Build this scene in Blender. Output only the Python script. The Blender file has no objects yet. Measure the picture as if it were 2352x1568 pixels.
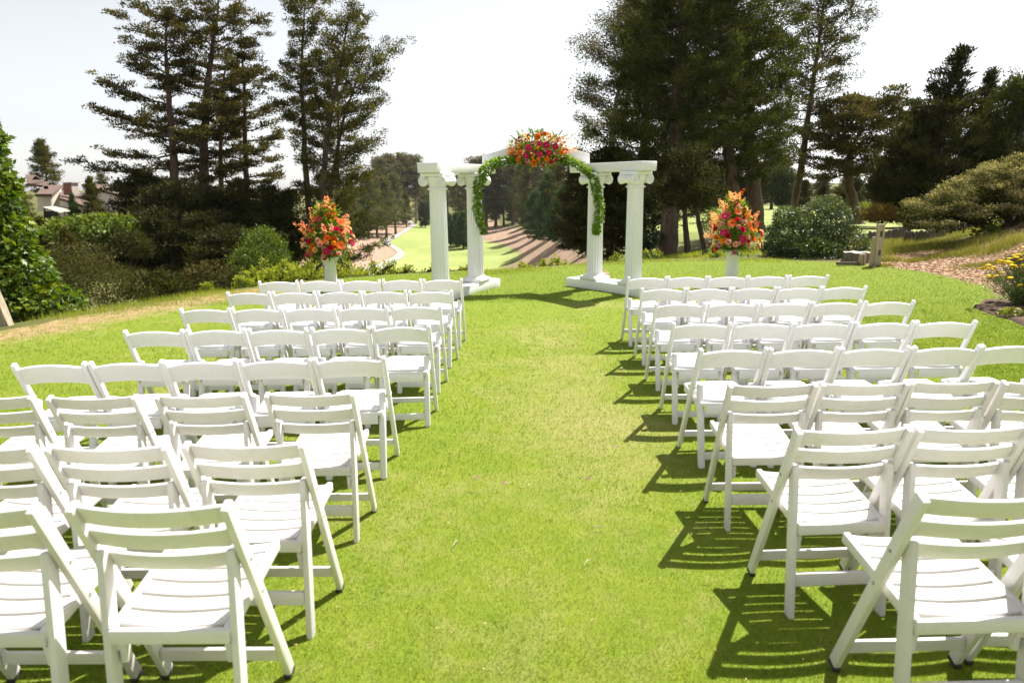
import bpy, bmesh, math, random
import numpy as np
from mathutils import Vector, Matrix

random.seed(7)
RNG = np.random.default_rng(7)
SC = bpy.context.scene
COL = SC.collection
R = math.radians

# ------------------------------------------------------------------ camera
F_PX, TH, RO, HC = 1576.1, R(12.8456), R(-0.655), 1.8072     # focal length and pixels of a 2352 x 1568 picture
cam_d = bpy.data.cameras.new('camera'); cam = bpy.data.objects.new('camera', cam_d); COL.objects.link(cam)
_r = Vector((1, 0, 0)); _u = Vector((0, math.sin(TH), math.cos(TH))); _f = Vector((0, math.cos(TH), -math.sin(TH)))
_r2 = _r*math.cos(RO) + _u*math.sin(RO); _u2 = _u*math.cos(RO) - _r*math.sin(RO)
m = Matrix.Identity(4)
for i in range(3):
    m[i][0] = _r2[i]; m[i][1] = _u2[i]; m[i][2] = -_f[i]
m[2][3] = HC
cam.matrix_world = m
cam_d.sensor_width = 36; cam_d.lens = F_PX/2352*36; cam_d.clip_start = 0.05; cam_d.clip_end = 6000
cam_d.dof.use_dof = True; cam_d.dof.focus_distance = 9.5; cam_d.dof.aperture_fstop = 3.2
SC.camera = cam

# ------------------------------------------------------------------ sky, sun, exposure
SUN_EL, SUN_AZ = R(55), R(47)                                  # azimuth from +Y towards +X
world = bpy.data.worlds.new('World'); SC.world = world; world.use_nodes = True
wn = world.node_tree; wn.nodes.clear()
sky = wn.nodes.new('ShaderNodeTexSky'); sky.sky_type = 'NISHITA'; sky.sun_disc = False
sky.sun_elevation = SUN_EL; sky.sun_rotation = SUN_AZ; sky.air_density = 1.0; sky.dust_density = 0.6; sky.ozone_density = 1.0
hs = wn.nodes.new('ShaderNodeHueSaturation'); hs.inputs['Saturation'].default_value = 0.20; hs.inputs['Value'].default_value = 1.0
bg = wn.nodes.new('ShaderNodeBackground'); bg.inputs['Strength'].default_value = 0.083
wo = wn.nodes.new('ShaderNodeOutputWorld')
wn.links.new(sky.outputs[0], hs.inputs['Color']); wn.links.new(hs.outputs[0], bg.inputs[0]); wn.links.new(bg.outputs[0], wo.inputs[0])
sun_d = bpy.data.lights.new('sun', 'SUN'); sun_d.energy = 5.0; sun_d.angle = R(0.6); sun_d.color = (1.0, 0.955, 0.89)
sun = bpy.data.objects.new('sun', sun_d); COL.objects.link(sun)
sun_dir = Vector((math.sin(SUN_AZ)*math.cos(SUN_EL), math.cos(SUN_AZ)*math.cos(SUN_EL), math.sin(SUN_EL)))
sun.rotation_euler = (-sun_dir).to_track_quat('-Z', 'Y').to_euler(); sun.location = sun_dir*60
SC.view_settings.view_transform = 'Standard'; SC.view_settings.look = 'None'
SC.view_settings.exposure = 1.03; SC.view_settings.gamma = 1.0; SC.view_settings.use_curve_mapping = False
SC.render.engine = 'CYCLES'
SC.cycles.max_bounces = 6; SC.cycles.diffuse_bounces = 3; SC.cycles.glossy_bounces = 2; SC.cycles.transmission_bounces = 3
SC.cycles.transparent_max_bounces = 4; SC.cycles.caustics_reflective = False; SC.cycles.caustics_refractive = False
SC.cycles.use_denoising = True; SC.cycles.use_adaptive_sampling = True; SC.cycles.adaptive_threshold = 0.02

# ------------------------------------------------------------------ rays, projection
_cr, _sr, _ct, _st = math.cos(RO), math.sin(RO), math.cos(TH), math.sin(TH)
def ray(u, v):
    u = u-1176.0; v = v-784.0
    u, v = u*_cr + v*_sr, -u*_sr + v*_cr
    a, b = u/F_PX, -v/F_PX
    return np.array([a, _ct + b*_st, -_st + b*_ct])
def at(u, v, Y):
    r = ray(u, v); t = Y/r[1]
    return Vector((r[0]*t, Y, HC + r[2]*t))
def project(x, y, z):
    z = z-HC
    fw = np.maximum(y*_ct - z*_st, 1e-3); up = y*_st + z*_ct
    u = F_PX*x/fw; v = -F_PX*up/fw
    return 1176 + u*_cr - v*_sr, 784 + u*_sr + v*_cr

# ------------------------------------------------------------------ materials
MATS = {}
def new_mat(name):
    mt = bpy.data.materials.new(name); mt.use_nodes = True
    nt = mt.node_tree; nt.nodes.clear()
    out = nt.nodes.new('ShaderNodeOutputMaterial')
    MATS[name] = mt
    return mt, nt, out
def N(nt, t, **kw):
    n = nt.nodes.new(t)
    for k, v in kw.items():
        if k in n.inputs: n.inputs[k].default_value = v
        else: setattr(n, k, v)
    return n
def noise(nt, scale, detail=4, rough=0.6, vec=None, dist=0.0):
    n = nt.nodes.new('ShaderNodeTexNoise'); n.inputs['Scale'].default_value = scale
    n.inputs['Detail'].default_value = detail; n.inputs['Roughness'].default_value = rough; n.inputs['Distortion'].default_value = dist
    if vec is not None: nt.links.new(vec, n.inputs['Vector'])
    return n
def ramp(nt, src, stops):
    r = nt.nodes.new('ShaderNodeValToRGB'); cr = r.color_ramp
    while len(cr.elements) < len(stops): cr.elements.new(0.5)
    for e, (p, c) in zip(cr.elements, stops):
        e.position = p; e.color = (c[0], c[1], c[2], 1) if not isinstance(c, (int, float)) else (c, c, c, 1)
    nt.links.new(src, r.inputs[0])
    return r
def mixc(nt, fac, a, b):
    n = nt.nodes.new('ShaderNodeMix'); n.data_type = 'RGBA'
    for val, idx in ((fac, 0), (a, 6), (b, 7)):
        if hasattr(val, 'links'): nt.links.new(val, n.inputs[idx])
        else: n.inputs[idx].default_value = val if idx == 0 else (val[0], val[1], val[2], 1)
    return n.outputs[2]
def mathn(nt, op, a, b=0.0, clamp=False):
    n = nt.nodes.new('ShaderNodeMath'); n.operation = op; n.use_clamp = clamp
    for i, val in enumerate((a, b)):
        if hasattr(val, 'links'): nt.links.new(val, n.inputs[i])
        else: n.inputs[i].default_value = val
    return n.outputs[0]
def bump(nt, h, strength, dist):
    b = nt.nodes.new('ShaderNodeBump'); b.inputs['Strength'].default_value = strength; b.inputs['Distance'].default_value = dist
    nt.links.new(h, b.inputs['Height']); return b.outputs[0]
def obj_coord(nt):
    return nt.nodes.new('ShaderNodeTexCoord').outputs['Object']

def solid(name, a, b=None, rough=0.5, scale=8, bmp=0.0, bscale=60, bdist=0.004, spec=0.5, stretch=None):
    mt, nt, out = new_mat(name)
    p = N(nt, 'ShaderNodeBsdfPrincipled', Roughness=rough); p.inputs['Specular IOR Level'].default_value = spec
    co = obj_coord(nt)
    if stretch:
        mp = nt.nodes.new('ShaderNodeMapping'); mp.inputs['Scale'].default_value = stretch; nt.links.new(co, mp.inputs[0]); co = mp.outputs[0]
    if b is None: b = a
    n = noise(nt, scale, 5, 0.65, co)
    c = ramp(nt, n.outputs[0], [(0.3, a), (0.7, b)])
    nt.links.new(c.outputs[0], p.inputs['Base Color'])
    if bmp:
        n2 = noise(nt, bscale, 6, 0.7, co); nt.links.new(bump(nt, n2.outputs[0], bmp, bdist), p.inputs['Normal'])
    nt.links.new(p.outputs[0], out.inputs[0])
    return mt
def leafmat(name, dark, mid, light, trans=0.3, rough=0.5, spec=0.3):
    """foliage: tone attribute picks the colour of each leaf, part of the light passes through"""
    mt, nt, out = new_mat(name)
    at_ = nt.nodes.new('ShaderNodeAttribute'); at_.attribute_name = 'tone'
    c = ramp(nt, at_.outputs['Fac'], [(0.0, dark), (0.5, mid), (1.0, light)])
    p = N(nt, 'ShaderNodeBsdfPrincipled', Roughness=rough); p.inputs['Specular IOR Level'].default_value = spec
    nt.links.new(c.outputs[0], p.inputs['Base Color'])
    tr = nt.nodes.new('ShaderNodeBsdfTranslucent')
    g = nt.nodes.new('ShaderNodeMix'); g.data_type = 'RGBA'; g.blend_type = 'MULTIPLY'; g.inputs[0].default_value = 1.0
    nt.links.new(c.outputs[0], g.inputs[6]); g.inputs[7].default_value = (1.5, 1.5, 0.6, 1)
    nt.links.new(g.outputs[2], tr.inputs[0])
    mx = nt.nodes.new('ShaderNodeMixShader'); mx.inputs[0].default_value = trans
    nt.links.new(p.outputs[0], mx.inputs[1]); nt.links.new(tr.outputs[0], mx.inputs[2]); nt.links.new(mx.outputs[0], out.inputs[0])
    return mt

def paint(name, a, b, grime, rough, amount, wear):
    """painted chair parts: tone differs a little from piece to piece, grime in streaks and scuffs at the corners"""
    mt, nt, out = new_mat(name)
    p = N(nt, 'ShaderNodeBsdfPrincipled'); co = obj_coord(nt)
    oi = nt.nodes.new('ShaderNodeObjectInfo')
    vec = nt.nodes.new('ShaderNodeVectorMath'); vec.operation = 'ADD'; nt.links.new(co, vec.inputs[0]); nt.links.new(oi.outputs['Location'], vec.inputs[1])
    c = mixc(nt, oi.outputs['Random'], a, b)
    n1 = noise(nt, 9, 6, .75, vec.outputs[0], .8); g = ramp(nt, n1.outputs[0], [(.48, 0.0), (.74, amount)])
    c = mixc(nt, g.outputs[0], c, grime)
    n2 = noise(nt, 70, 4, .8, vec.outputs[0]); sc_ = ramp(nt, n2.outputs[0], [(.66, 0.0), (.70, wear)])
    c = mixc(nt, sc_.outputs[0], c, (.42, .37, .30))
    nt.links.new(c, p.inputs['Base Color'])
    nt.links.new(ramp(nt, n1.outputs[0], [(.3, rough), (.7, rough+.25)]).outputs[0], p.inputs['Roughness'])
    nt.links.new(bump(nt, noise(nt, 60, 5, .7, vec.outputs[0]).outputs[0], .12, .002), p.inputs['Normal'])
    nt.links.new(p.outputs[0], out.inputs[0])
paint('white_plastic', (.775, .760, .785), (.835, .820, .845), (.62, .61, .60), .30, .35, .15)
paint('white_wood', (.68, .650, .630), (.78, .755, .735), (.52, .49, .44), .38, .38, .5)
solid('white_cushion', (.84, .84, .84), (.88, .88, .88), .5, 4, .12, 25, .003)
solid('bolt_metal', (.25, .24, .22), (.4, .38, .34), .4)
solid('rubber', (.02, .02, .02), (.035, .035, .03), .7)
paint('column_white', (.78, .78, .775), (.81, .81, .81), (.66, .645, .61), .42, .30, .15)
solid('pedestal_white', (.70, .73, .72), (.80, .81, .80), .5, 5, .2, 25, .004)
solid('bark', (.075, .05, .036), (.20, .145, .105), .9, 3, .9, 5, .08, .2, stretch=(2.2, 2.2, .35))
solid('bark_dark', (.045, .032, .024), (.11, .082, .062), .9, 3, .9, 6, .08, .2, stretch=(2.2, 2.2, .35))
solid('bark_pale', (.20, .17, .14), (.38, .33, .28), .9, 2, .6, 5, .05, .2, stretch=(2, 2, .4))
solid('old_wood', (.30, .235, .16), (.52, .44, .33), .85, 7, .8, 20, .012, .2, stretch=(4, 4, .35))
solid('grey_wood', (.085, .068, .052), (.20, .165, .13), .9, 6, .8, 18, .012, .2, stretch=(3, 3, .4))
solid('cut_wood', (.42, .35, .26), (.62, .54, .42), .85, 9, .5, 30, .006, .2)
solid('dark_log', (.03, .026, .024), (.12, .10, .09), .9, 7, .9, 16, .02, .2)
solid('dry_soil', (.17, .115, .06), (.27, .20, .115), .95, 40)
solid('soil', (.075, .05, .036), (.19, .135, .095), .95, 5, 1.0, 40, .02, .1)
solid('concrete', (.26, .245, .225), (.33, .315, .29), .85, .6)
solid('roof_brown', (.10, .062, .048), (.17, .11, .088), .9, 2.5, .5, 14, .03)
solid('roof_trim', (.065, .04, .03), (.09, .058, .045), .8)
solid('stucco', (.60, .54, .46), (.68, .62, .54), .85, 1.2, .3, 30, .01)
solid('brick', (.22, .10, .075), (.36, .20, .16), .9, 6)
solid('mortar', (.36, .30, .26), (.44, .38, .33), .9)
solid('patio_cover', (.42, .36, .28), (.52, .46, .37), .8, 3)
solid('window_frame', (.72, .70, .66), None, .5)
solid('dark_room', (.012, .010, .009), (.02, .017, .015), .9)
solid('cart_white', (.75, .75, .73), None, .35)
solid('cart_black', (.03, .03, .032), None, .5)
solid('red_cloth', (.55, .02, .015), None, .7)
solid('dark_cloth', (.03, .03, .04), None, .8)
solid('skin', (.45, .26, .18), None, .6)
solid('paper_bag', (.62, .42, .30), (.70, .50, .37), .8)
solid('stem_green', (.07, .14, .03), (.12, .22, .05), .6)
mt, nt, out = new_mat('glass_pane')
p = N(nt, 'ShaderNodeBsdfPrincipled', Roughness=.06); p.inputs['Base Color'].default_value = (.03, .035, .04, 1); nt.links.new(p.outputs[0], out.inputs[0])

leafmat('cypress_leaf', (0.038, 0.035, 0.012), (0.081, 0.072, 0.023), (0.188, 0.151, 0.047), .25, .7, .08)
leafmat('cypress_dark', (0.020, 0.023, 0.009), (0.043, 0.045, 0.015), (0.096, 0.089, 0.028), .2, .7, .08)
leafmat('pine_leaf', (0.041, 0.044, 0.013), (0.088, 0.087, 0.024), (0.205, 0.180, 0.057), .28, .7, .08)
leafmat('pine_green', (0.026, 0.036, 0.010), (0.056, 0.069, 0.017), (0.132, 0.138, 0.034), .25, .7, .08)
leafmat('euc_leaf', (0.063, 0.062, 0.030), (0.107, 0.098, 0.050), (0.189, 0.162, 0.085), .3)
leafmat('grey_leaf', (.060, .070, .028), (.112, .122, .050), (.175, .175, .078), .25, .7, .08)
leafmat('spruce_leaf', (.030, .058, .022), (.055, .098, .036), (.105, .150, .058), .25, .7, .08)
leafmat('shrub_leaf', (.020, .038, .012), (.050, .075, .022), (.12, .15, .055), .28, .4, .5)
leafmat('ivy_leaf', (.025, .055, .006), (.090, .15, .012), (.26, .29, .030), .33, .42, .45)
leafmat('hedge_leaf', (.040, .070, .008), (.110, .155, .016), (.24, .27, .045), .3, .5, .25)
leafmat('bramble_leaf', (.13, .17, .018), (.25, .29, .035), (.40, .41, .09), .42, .6, .15)
leafmat('garland_leaf', (.050, .105, .006), (.140, .245, .014), (.30, .40, .035), .38, .45, .35)
leafmat('fern_leaf', (.05, .11, .012), (.10, .19, .022), (.20, .30, .05), .4)
leafmat('cream_blossom', (.045, .055, .016), (.17, .16, .07), (.42, .37, .22), .25, .7, .1)
leafmat('olive_leaf', (0.027, 0.031, 0.008), (0.054, 0.056, 0.015), (0.098, 0.095, 0.028), .28, .7, .1)
leafmat('rust_leaf', (.10, .055, .018), (.18, .115, .034), (.27, .19, .06), .3, .7, .1)
leafmat('lime_leaf', (.09, .12, .015), (.17, .21, .03), (.26, .30, .06), .4)
leafmat('wild_grass', (.085, .105, .02), (.20, .20, .055), (.40, .35, .15), .35, .7, .1)
leafmat('lawn_blade', (.078, .140, .009), (.168, .236, .018), (.34, .36, .085), .38, .6, .12)
leafmat('yarrow_leaf', (.045, .065, .025), (.085, .115, .045), (.15, .18, .08), .3)
leafmat('yarrow_flower', (.55, .32, .005), (.75, .50, .012), (.85, .64, .03), .15, .7, .1)
leafmat('mulch_chip', (.20, .11, .050), (.42, .265, .140), (.66, .50, .34), .0, .8, .2)
def petal(name, a, b):
    leafmat(name, a, tuple((x+y)/2 for x, y in zip(a, b)), b, .40, .5, .2)
petal('petal_orange', (.62, .10, .004), (.85, .22, .010))
petal('petal_magenta', (.42, .004, .060), (.66, .015, .16))
petal('petal_red', (.40, .004, .020), (.60, .02, .05))
petal('petal_pink', (.74, .34, .36), (.86, .58, .57))
petal('petal_coral', (.80, .27, .16), (.90, .48, .34))
petal('petal_peach', (.82, .42, .20), (.90, .60, .38))
petal('petal_lilac', (.55, .20, .34), (.72, .40, .54))
petal('petal_white', (.78, .70, .60), (.86, .82, .74))
petal('petal_amber', (.76, .28, .008), (.86, .40, .03))
solid('gerbera_eye', (.018, .010, .006), (.03, .015, .008), .8)
solid('gerbera_eye_pale', (.30, .26, .06), None, .8)
M = MATS

# ------------------------------------------------------------------ object helpers
def link(o, parent=None):
    COL.objects.link(o)
    if parent is not None: o.parent = parent
    return o
def tag(o, label=None, cat=None, group=None, kind=None):
    if label: o['label'] = label
    if cat: o['category'] = cat
    if group: o['group'] = group
    if kind: o['kind'] = kind
    return o
def empty(name, loc, label, cat, group=None, rz=0.0):
    o = bpy.data.objects.new(name, None); o.empty_display_size = 0.1
    link(o); o.location = loc; o.rotation_euler = (0, 0, rz)
    return tag(o, label, cat, group)
def mobj(name, me, mat, parent=None, loc=None):
    if mat is not None and len(me.materials) == 0: me.materials.append(M[mat])
    o = bpy.data.objects.new(name, me); link(o, parent)
    if loc is not None: o.location = loc
    return o
def bm_mesh(name, bm, smooth=False, angle=None):
    me = bpy.data.meshes.new(name); bm.normal_update(); bm.to_mesh(me); bm.free()
    if smooth: me.polygons.foreach_set('use_smooth', [True]*len(me.polygons))
    if angle is not None:
        me.polygons.foreach_set('use_smooth', [True]*len(me.polygons))
        me.set_sharp_from_angle(angle=R(angle))
    return me
def np_mesh(name, V, Fc, tone=None, smooth=False):
    """V (n,3), Fc (m,k) -> mesh"""
    me = bpy.data.meshes.new(name)
    V = np.ascontiguousarray(V, np.float32); Fc = np.ascontiguousarray(Fc, np.int32)
    k = Fc.shape[1]
    me.vertices.add(len(V)); me.vertices.foreach_set('co', V.ravel())
    me.loops.add(Fc.size); me.loops.foreach_set('vertex_index', Fc.ravel())
    me.polygons.add(len(Fc)); me.polygons.foreach_set('loop_start', np.arange(0, Fc.size, k, dtype=np.int32))
    if smooth: me.polygons.foreach_set('use_smooth', np.ones(len(Fc), bool))
    me.update(calc_edges=True)
    if tone is not None:
        a = me.attributes.new('tone', 'FLOAT', 'POINT'); a.data.foreach_set('value', np.ascontiguousarray(tone, np.float32))
    return me

def norm(a):
    return a/np.maximum(np.linalg.norm(a, axis=-1, keepdims=True), 1e-9)
def frames(d, n):
    """rotation matrices with local +Y along d and local +Z near n"""
    d = norm(d); x = norm(np.cross(d, n)); z = np.cross(x, d)
    return np.stack([x, d, z], -1)
def scatter(name, tv, tf, pos, Rm, sc, tone):
    tv = np.asarray(tv, float); tf = np.asarray(tf, int)
    n, k = len(pos), len(tv)
    sc = np.asarray(sc, float)
    if sc.ndim == 1: sc = sc[:, None].repeat(3, 1)
    V = np.einsum('nij,nkj->nki', Rm, tv[None]*sc[:, None, :]) + pos[:, None, :]
    Fc = (tf[None] + (np.arange(n)*k)[:, None, None]).reshape(-1, tf.shape[1])
    return np_mesh(name, V.reshape(-1, 3), Fc, np.repeat(tone, k))
BLADE = ([(-.5, 0, 0), (.5, 0, 0), (0, 1, 0)], [(0, 1, 2)])
LEAF = ([(0, 0, 0), (.42, .45, .06), (0, 1, -.05), (-.42, .45, .06)], [(0, 1, 2), (0, 2, 3)])
IVY = ([(0, 0, 0), (.5, .02, .05), (.36, .38, .06), (.55, .62, .0), (.2, .62, .05), (0, 1.05, -.04), (-.2, .62, .05), (-.55, .62, 0), (-.36, .38, .06), (-.5, .02, .05)],
       [(0, 1, 2), (0, 2, 3), (0, 3, 4), (0, 4, 5), (0, 5, 6), (0, 6, 7), (0, 7, 8), (0, 8, 9)])

class MB:
    """collects boxes, bars, tubes, prisms into one bmesh"""
    def __init__(s): s.bm = bmesh.new()
    def box(s, c, d, rot=None):
        vs = []
        for sx in (-.5, .5):
            for sy in (-.5, .5):
                for sz in (-.5, .5):
                    p = Vector((d[0]*sx, d[1]*sy, d[2]*sz))
                    if rot is not None: p = rot @ p
                    vs.append(s.bm.verts.new(p + Vector(c)))
        for f in ((0, 1, 3, 2), (4, 6, 7, 5), (0, 4, 5, 1), (2, 3, 7, 6), (0, 2, 6, 4), (1, 5, 7, 3)):
            s.bm.faces.new([vs[i] for i in f])
        return s
    def bar(s, p0, p1, w, t, side=Vector((1, 0, 0))):
        """box from p0 to p1, w wide along side, t thick"""
        p0, p1 = Vector(p0), Vector(p1); d = (p1-p0).normalized()
        x = (side - d*side.dot(d)).normalized(); y = d.cross(x)
        rot = Matrix((x, y, d)).transposed()
        return s.box((p0+p1)/2, (w, t, (p1-p0).length), rot)
    def tube(s, pts, rad, n=8, cap=True):
        rings = []
        pts = [Vector(p) for p in pts]
        for i, p in enumerate(pts):
            d = (pts[min(i+1, len(pts)-1)] - pts[max(i-1, 0)]).normalized()
            a = Vector((0, 0, 1)) if abs(d.z) < .9 else Vector((1, 0, 0))
            x = d.cross(a).normalized(); y = d.cross(x)
            r = rad[i] if hasattr(rad, '__len__') else rad
            rings.append([s.bm.verts.new(p + (x*math.cos(2*math.pi*k/n) + y*math.sin(2*math.pi*k/n))*r) for k in range(n)])
        for a, b in zip(rings, rings[1:]):
            for k in range(n): s.bm.faces.new((a[k], a[(k+1) % n], b[(k+1) % n], b[k]))
        if cap:
            s.bm.faces.new(rings[0]); s.bm.faces.new(list(reversed(rings[-1])))
        return s
    def lathe(s, prof, n=24, flute=None):
        """prof: (r, z) list; flute(angle, r) -> r"""
        rings = []
        for r, z in prof:
            rings.append([s.bm.verts.new(((r)*math.cos(2*math.pi*k/n), r*math.sin(2*math.pi*k/n), z)) for k in range(n)])
        for a, b in zip(rings, rings[1:]):
            for k in range(n): s.bm.faces.new((a[k], a[(k+1) % n], b[(k+1) % n], b[k]))
        s.bm.faces.new(list(reversed(rings[0]))); s.bm.faces.new(rings[-1])
        return s
    def poly_prism(s, pts, off):
        """closed polygon pts extruded by vector off"""
        off = Vector(off)
        a = [s.bm.verts.new(Vector(p)) for p in pts]; b = [s.bm.verts.new(Vector(p)+off) for p in pts]
        s.bm.faces.new(a); s.bm.faces.new(list(reversed(b)))
        for i in range(len(a)):
            j = (i+1) % len(a); s.bm.faces.new((a[j], a[i], b[i], b[j]))
        return s
    def grid(s, fn, nu, nv, thick=None):
        """fn(i/nu, j/nv) -> point; thick: closed slab by second fn"""
        top = [[s.bm.verts.new(fn(i/nu, j/nv)) for j in range(nv+1)] for i in range(nu+1)]
        for i in range(nu):
            for j in range(nv): s.bm.faces.new((top[i][j], top[i+1][j], top[i+1][j+1], top[i][j+1]))
        if thick:
            bot = [[s.bm.verts.new(thick(i/nu, j/nv)) for j in range(nv+1)] for i in range(nu+1)]
            for i in range(nu):
                for j in range(nv): s.bm.faces.new((bot[i][j+1], bot[i+1][j+1], bot[i+1][j], bot[i][j]))
            for i in range(nu):
                s.bm.faces.new((top[i+1][0], top[i][0], bot[i][0], bot[i+1][0])); s.bm.faces.new((top[i][nv], top[i+1][nv], bot[i+1][nv], bot[i][nv]))
            for j in range(nv):
                s.bm.faces.new((top[0][j], top[0][j+1], bot[0][j+1], bot[0][j])); s.bm.faces.new((top[nu][j+1], top[nu][j], bot[nu][j], bot[nu][j+1]))
        return s
    def bevel(s, w, seg=2, ang=30):
        bmesh.ops.recalc_face_normals(s.bm, faces=s.bm.faces[:])
        es = [e for e in s.bm.edges if len(e.link_faces) == 2 and e.calc_face_angle(0) > R(ang)]
        bmesh.ops.bevel(s.bm, geom=es, offset=w, segments=seg, profile=.5, affect='EDGES', clamp_overlap=True)
        return s
    def mesh(s, name, smooth=False, angle=None):
        bmesh.ops.recalc_face_normals(s.bm, faces=s.bm.faces[:])
        return bm_mesh(name, s.bm, smooth, angle)

# ------------------------------------------------------------------ terrain
PLATEAU = np.array([(-30, 1), (-14, 4), (-9, 6.6), (-6.9, 8.6), (-6.2, 10.2), (-5.65, 11.3), (-5.1, 12.2), (-4, 13.4), (-2.84, 14.2), (-1.55, 14.7),
                    (0, 15.1), (1.45, 15.7), (3.1, 16.3), (6.2, 16.5), (7.85, 15.3), (8.3, 14.2), (8.4, 13.3), (8.25, 11.8), (7.6, 10.6), (9, 9), (14, 7), (30, 5), (30, -20), (-30, -20)], float)
def poly_sd(px, py, P):
    """signed distance to polygon, negative inside"""
    d2 = np.full(px.shape, 1e18); ins = np.zeros(px.shape, bool)
    for i in range(len(P)):
        a = P[i]; b = P[(i+1) % len(P)]
        ex, ey = b-a; wx, wy = px-a[0], py-a[1]
        t = np.clip((wx*ex + wy*ey)/(ex*ex+ey*ey+1e-12), 0, 1)
        d2 = np.minimum(d2, (wx-ex*t)**2 + (wy-ey*t)**2)
        c = ((a[1] > py) != (b[1] > py))
        with np.errstate(divide='ignore', invalid='ignore'):
            ins ^= c & (px < (b[0]-a[0])*(py-a[1])/(b[1]-a[1]+1e-12)+a[0])
    return np.sqrt(d2)*np.where(ins, -1, 1)
TU = [-900, 0, 150, 300, 450, 600, 690, 760, 850, 940, 1050, 1176, 1250, 1330, 1450, 1600, 1750, 1900, 2050, 2200, 2352, 3250]
TY = [8, 12, 18, 30, 45, 60, 80, 120, 180, 250, 350, 450, 600, 900, 1600]
TZ = np.array([
 [-1, -2, -3, -4, -3.5, -2.5, -1, 0, 0, 0, 0, 0, 0, 0, 0],
 [-2, -3, -5, -6, -4.0, -2.6, -1.4, -.5, 0, 0, 0, 0, 0, 0, 0],
 [-2, -4, -6, -6.5, -3.8, -2.8, -1.5, -.5, 0, 0, 0, 0, 0, 0, 0],
 [-2, -4, -6, -7.0, -3.6, -3.0, -2.0, -1.5, -1, -1, -1, -1, -1, -1, -1],
 [-2, -4, -6, -8.0, -6.0, -5.2, -4.5, -4.5, -5, -6, -6, -5, -4, -3, -3],
 [-2, -4, -6, -8.5, -8.0, -7.0, -7.0, -8, -9, -10, -10, -8, -6, -4, -4],
 [-2, -4, -6, -8.5, -9.0, -9.0, -9.5, -11.3, -12.3, -11.8, -11, -9, -7, -5, -4],
 [-2, -4, -6, -9.0, -10, -11, -12, -14.5, -17, -18.2, -18, -15, -9, -6, -4],
 [-2, -4, -6, -9.0, -11, -13, -15.5, -18.5, -21.5, -23.2, -24.2, -20.5, -14, -7, -4],
 [-2, -4, -6, -9.0, -12, -14, -17, -21, -25, -26.2, -25.0, -21.8, -16, -7, -4],
 [-2, -4, -6, -9.0, -12, -14, -17, -22, -26, -27, -26.7, -25.5, -22, -12, -4],
 [-1.5, -3, -5, -8.0, -10, -12, -15, -19.5, -23.5, -25, -24.6, -21.5, -15, -6, -4],
 [-1, -2, -4, -6.0, -7.5, -9, -10.5, -14, -17.6, -18.6, -18, -14, -10, -5, -4],
 [-.5, -1, -2, -3.2, -4.6, -5.7, -7.2, -9.5, -11.8, -11, -10, -9, -7, -4, -3],
 [0, 0, -.4, -1.7, -2.9, -3.6, -4.6, -6, -7.5, -8, -8, -7, -6, -4, -3],
 [0, 0, -.3, -1.5, -2.5, -2.6, -3.0, -3.5, -4.5, -5, -5, -5, -4, -3, -3],
 [0, 0, -.15, -1.0, -1.4, -1.7, -2.1, -2.8, -3.5, -4, -4, -4, -3, -3, -3],
 [0, 0, .0, -.7, -1.1, -1.5, -2.0, -2.6, -3, -3, -3, -3, -3, -3, -3],
 [.1, .15, .1, -.6, -1.0, -1.3, -1.7, -2.2, -2.5, -2.5, -2.5, -2.5, -2.5, -2.5, -2.5],
 [.2, .26, .28, -.35, -.9, -1.2, -1.5, -2, -2, -2, -2, -2, -2, -2, -2],
 [.3, .5, .75, .3, -.5, -1.0, -1.3, -1.6, -2, -2, -2, -2, -2, -2, -2],
 [.6, .9, 1.2, .9, .3, 0, -.5, -1, -1.5, -1.5, -1.5, -1.5, -1.5, -1.5, -1.5]], float)
_NU, _NY = 240, 200
_gu = np.linspace(TU[0], TU[-1], _NU); _gl = np.linspace(math.log(8), math.log(1600), _NY)
_tmp = np.stack([np.interp(_gl, np.log(TY), row) for row in TZ])
GT = np.stack([np.interp(_gu, TU, _tmp[:, j]) for j in range(_NY)], 1)
for _ in range(5):
    p_ = np.pad(GT, 2, mode='edge')
    GT = (p_[1:-3, 2:-2] + p_[3:-1, 2:-2] + p_[2:-2, 1:-3] + p_[2:-2, 3:-1] + 2*p_[2:-2, 2:-2])/6
def vnoise(x, y, s):
    """cheap smooth value noise"""
    return (np.sin(x*s*1.31+y*s*.73+1.3)*np.sin(y*s*1.17-x*s*.41+.7) + .5*np.sin(x*s*2.9-y*s*1.7+2.1)*np.sin(y*s*2.3+x*s*1.1+4.2))/1.5
def zfun(x, y):
    x = np.asarray(x, float); y = np.asarray(y, float)
    u = 1176 + 1576*x/np.maximum(y, 10.0)
    fu = np.clip((u-_gu[0])/(_gu[1]-_gu[0]), 0, _NU-1.001); fy = np.clip((np.log(np.maximum(y, 8.0))-_gl[0])/(_gl[1]-_gl[0]), 0, _NY-1.001)
    iu, iy = fu.astype(int), fy.astype(int); a, b = fu-iu, fy-iy
    zt = GT[iu, iy]*(1-a)*(1-b) + GT[iu+1, iy]*a*(1-b) + GT[iu, iy+1]*(1-a)*b + GT[iu+1, iy+1]*a*b
    sd = poly_sd(x, y, PLATEAU)
    L = np.interp(u, [700, 1500], [8.0, 3.5])
    t = np.clip(sd/L, 0, 1); t = t*t*(3-2*t)
    far = np.clip((y-18)/60, 0, 1)
    z = zt*t + t*(.12*vnoise(x, y, .35)*np.clip(sd/6, 0, 1) + far*.9*vnoise(x, y, .045))
    near = np.clip(3.3-y, 0, 4)
    return z + .045*near**1.3
def zs(x, y): return float(zfun(np.array([x]), np.array([y]))[0])
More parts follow.
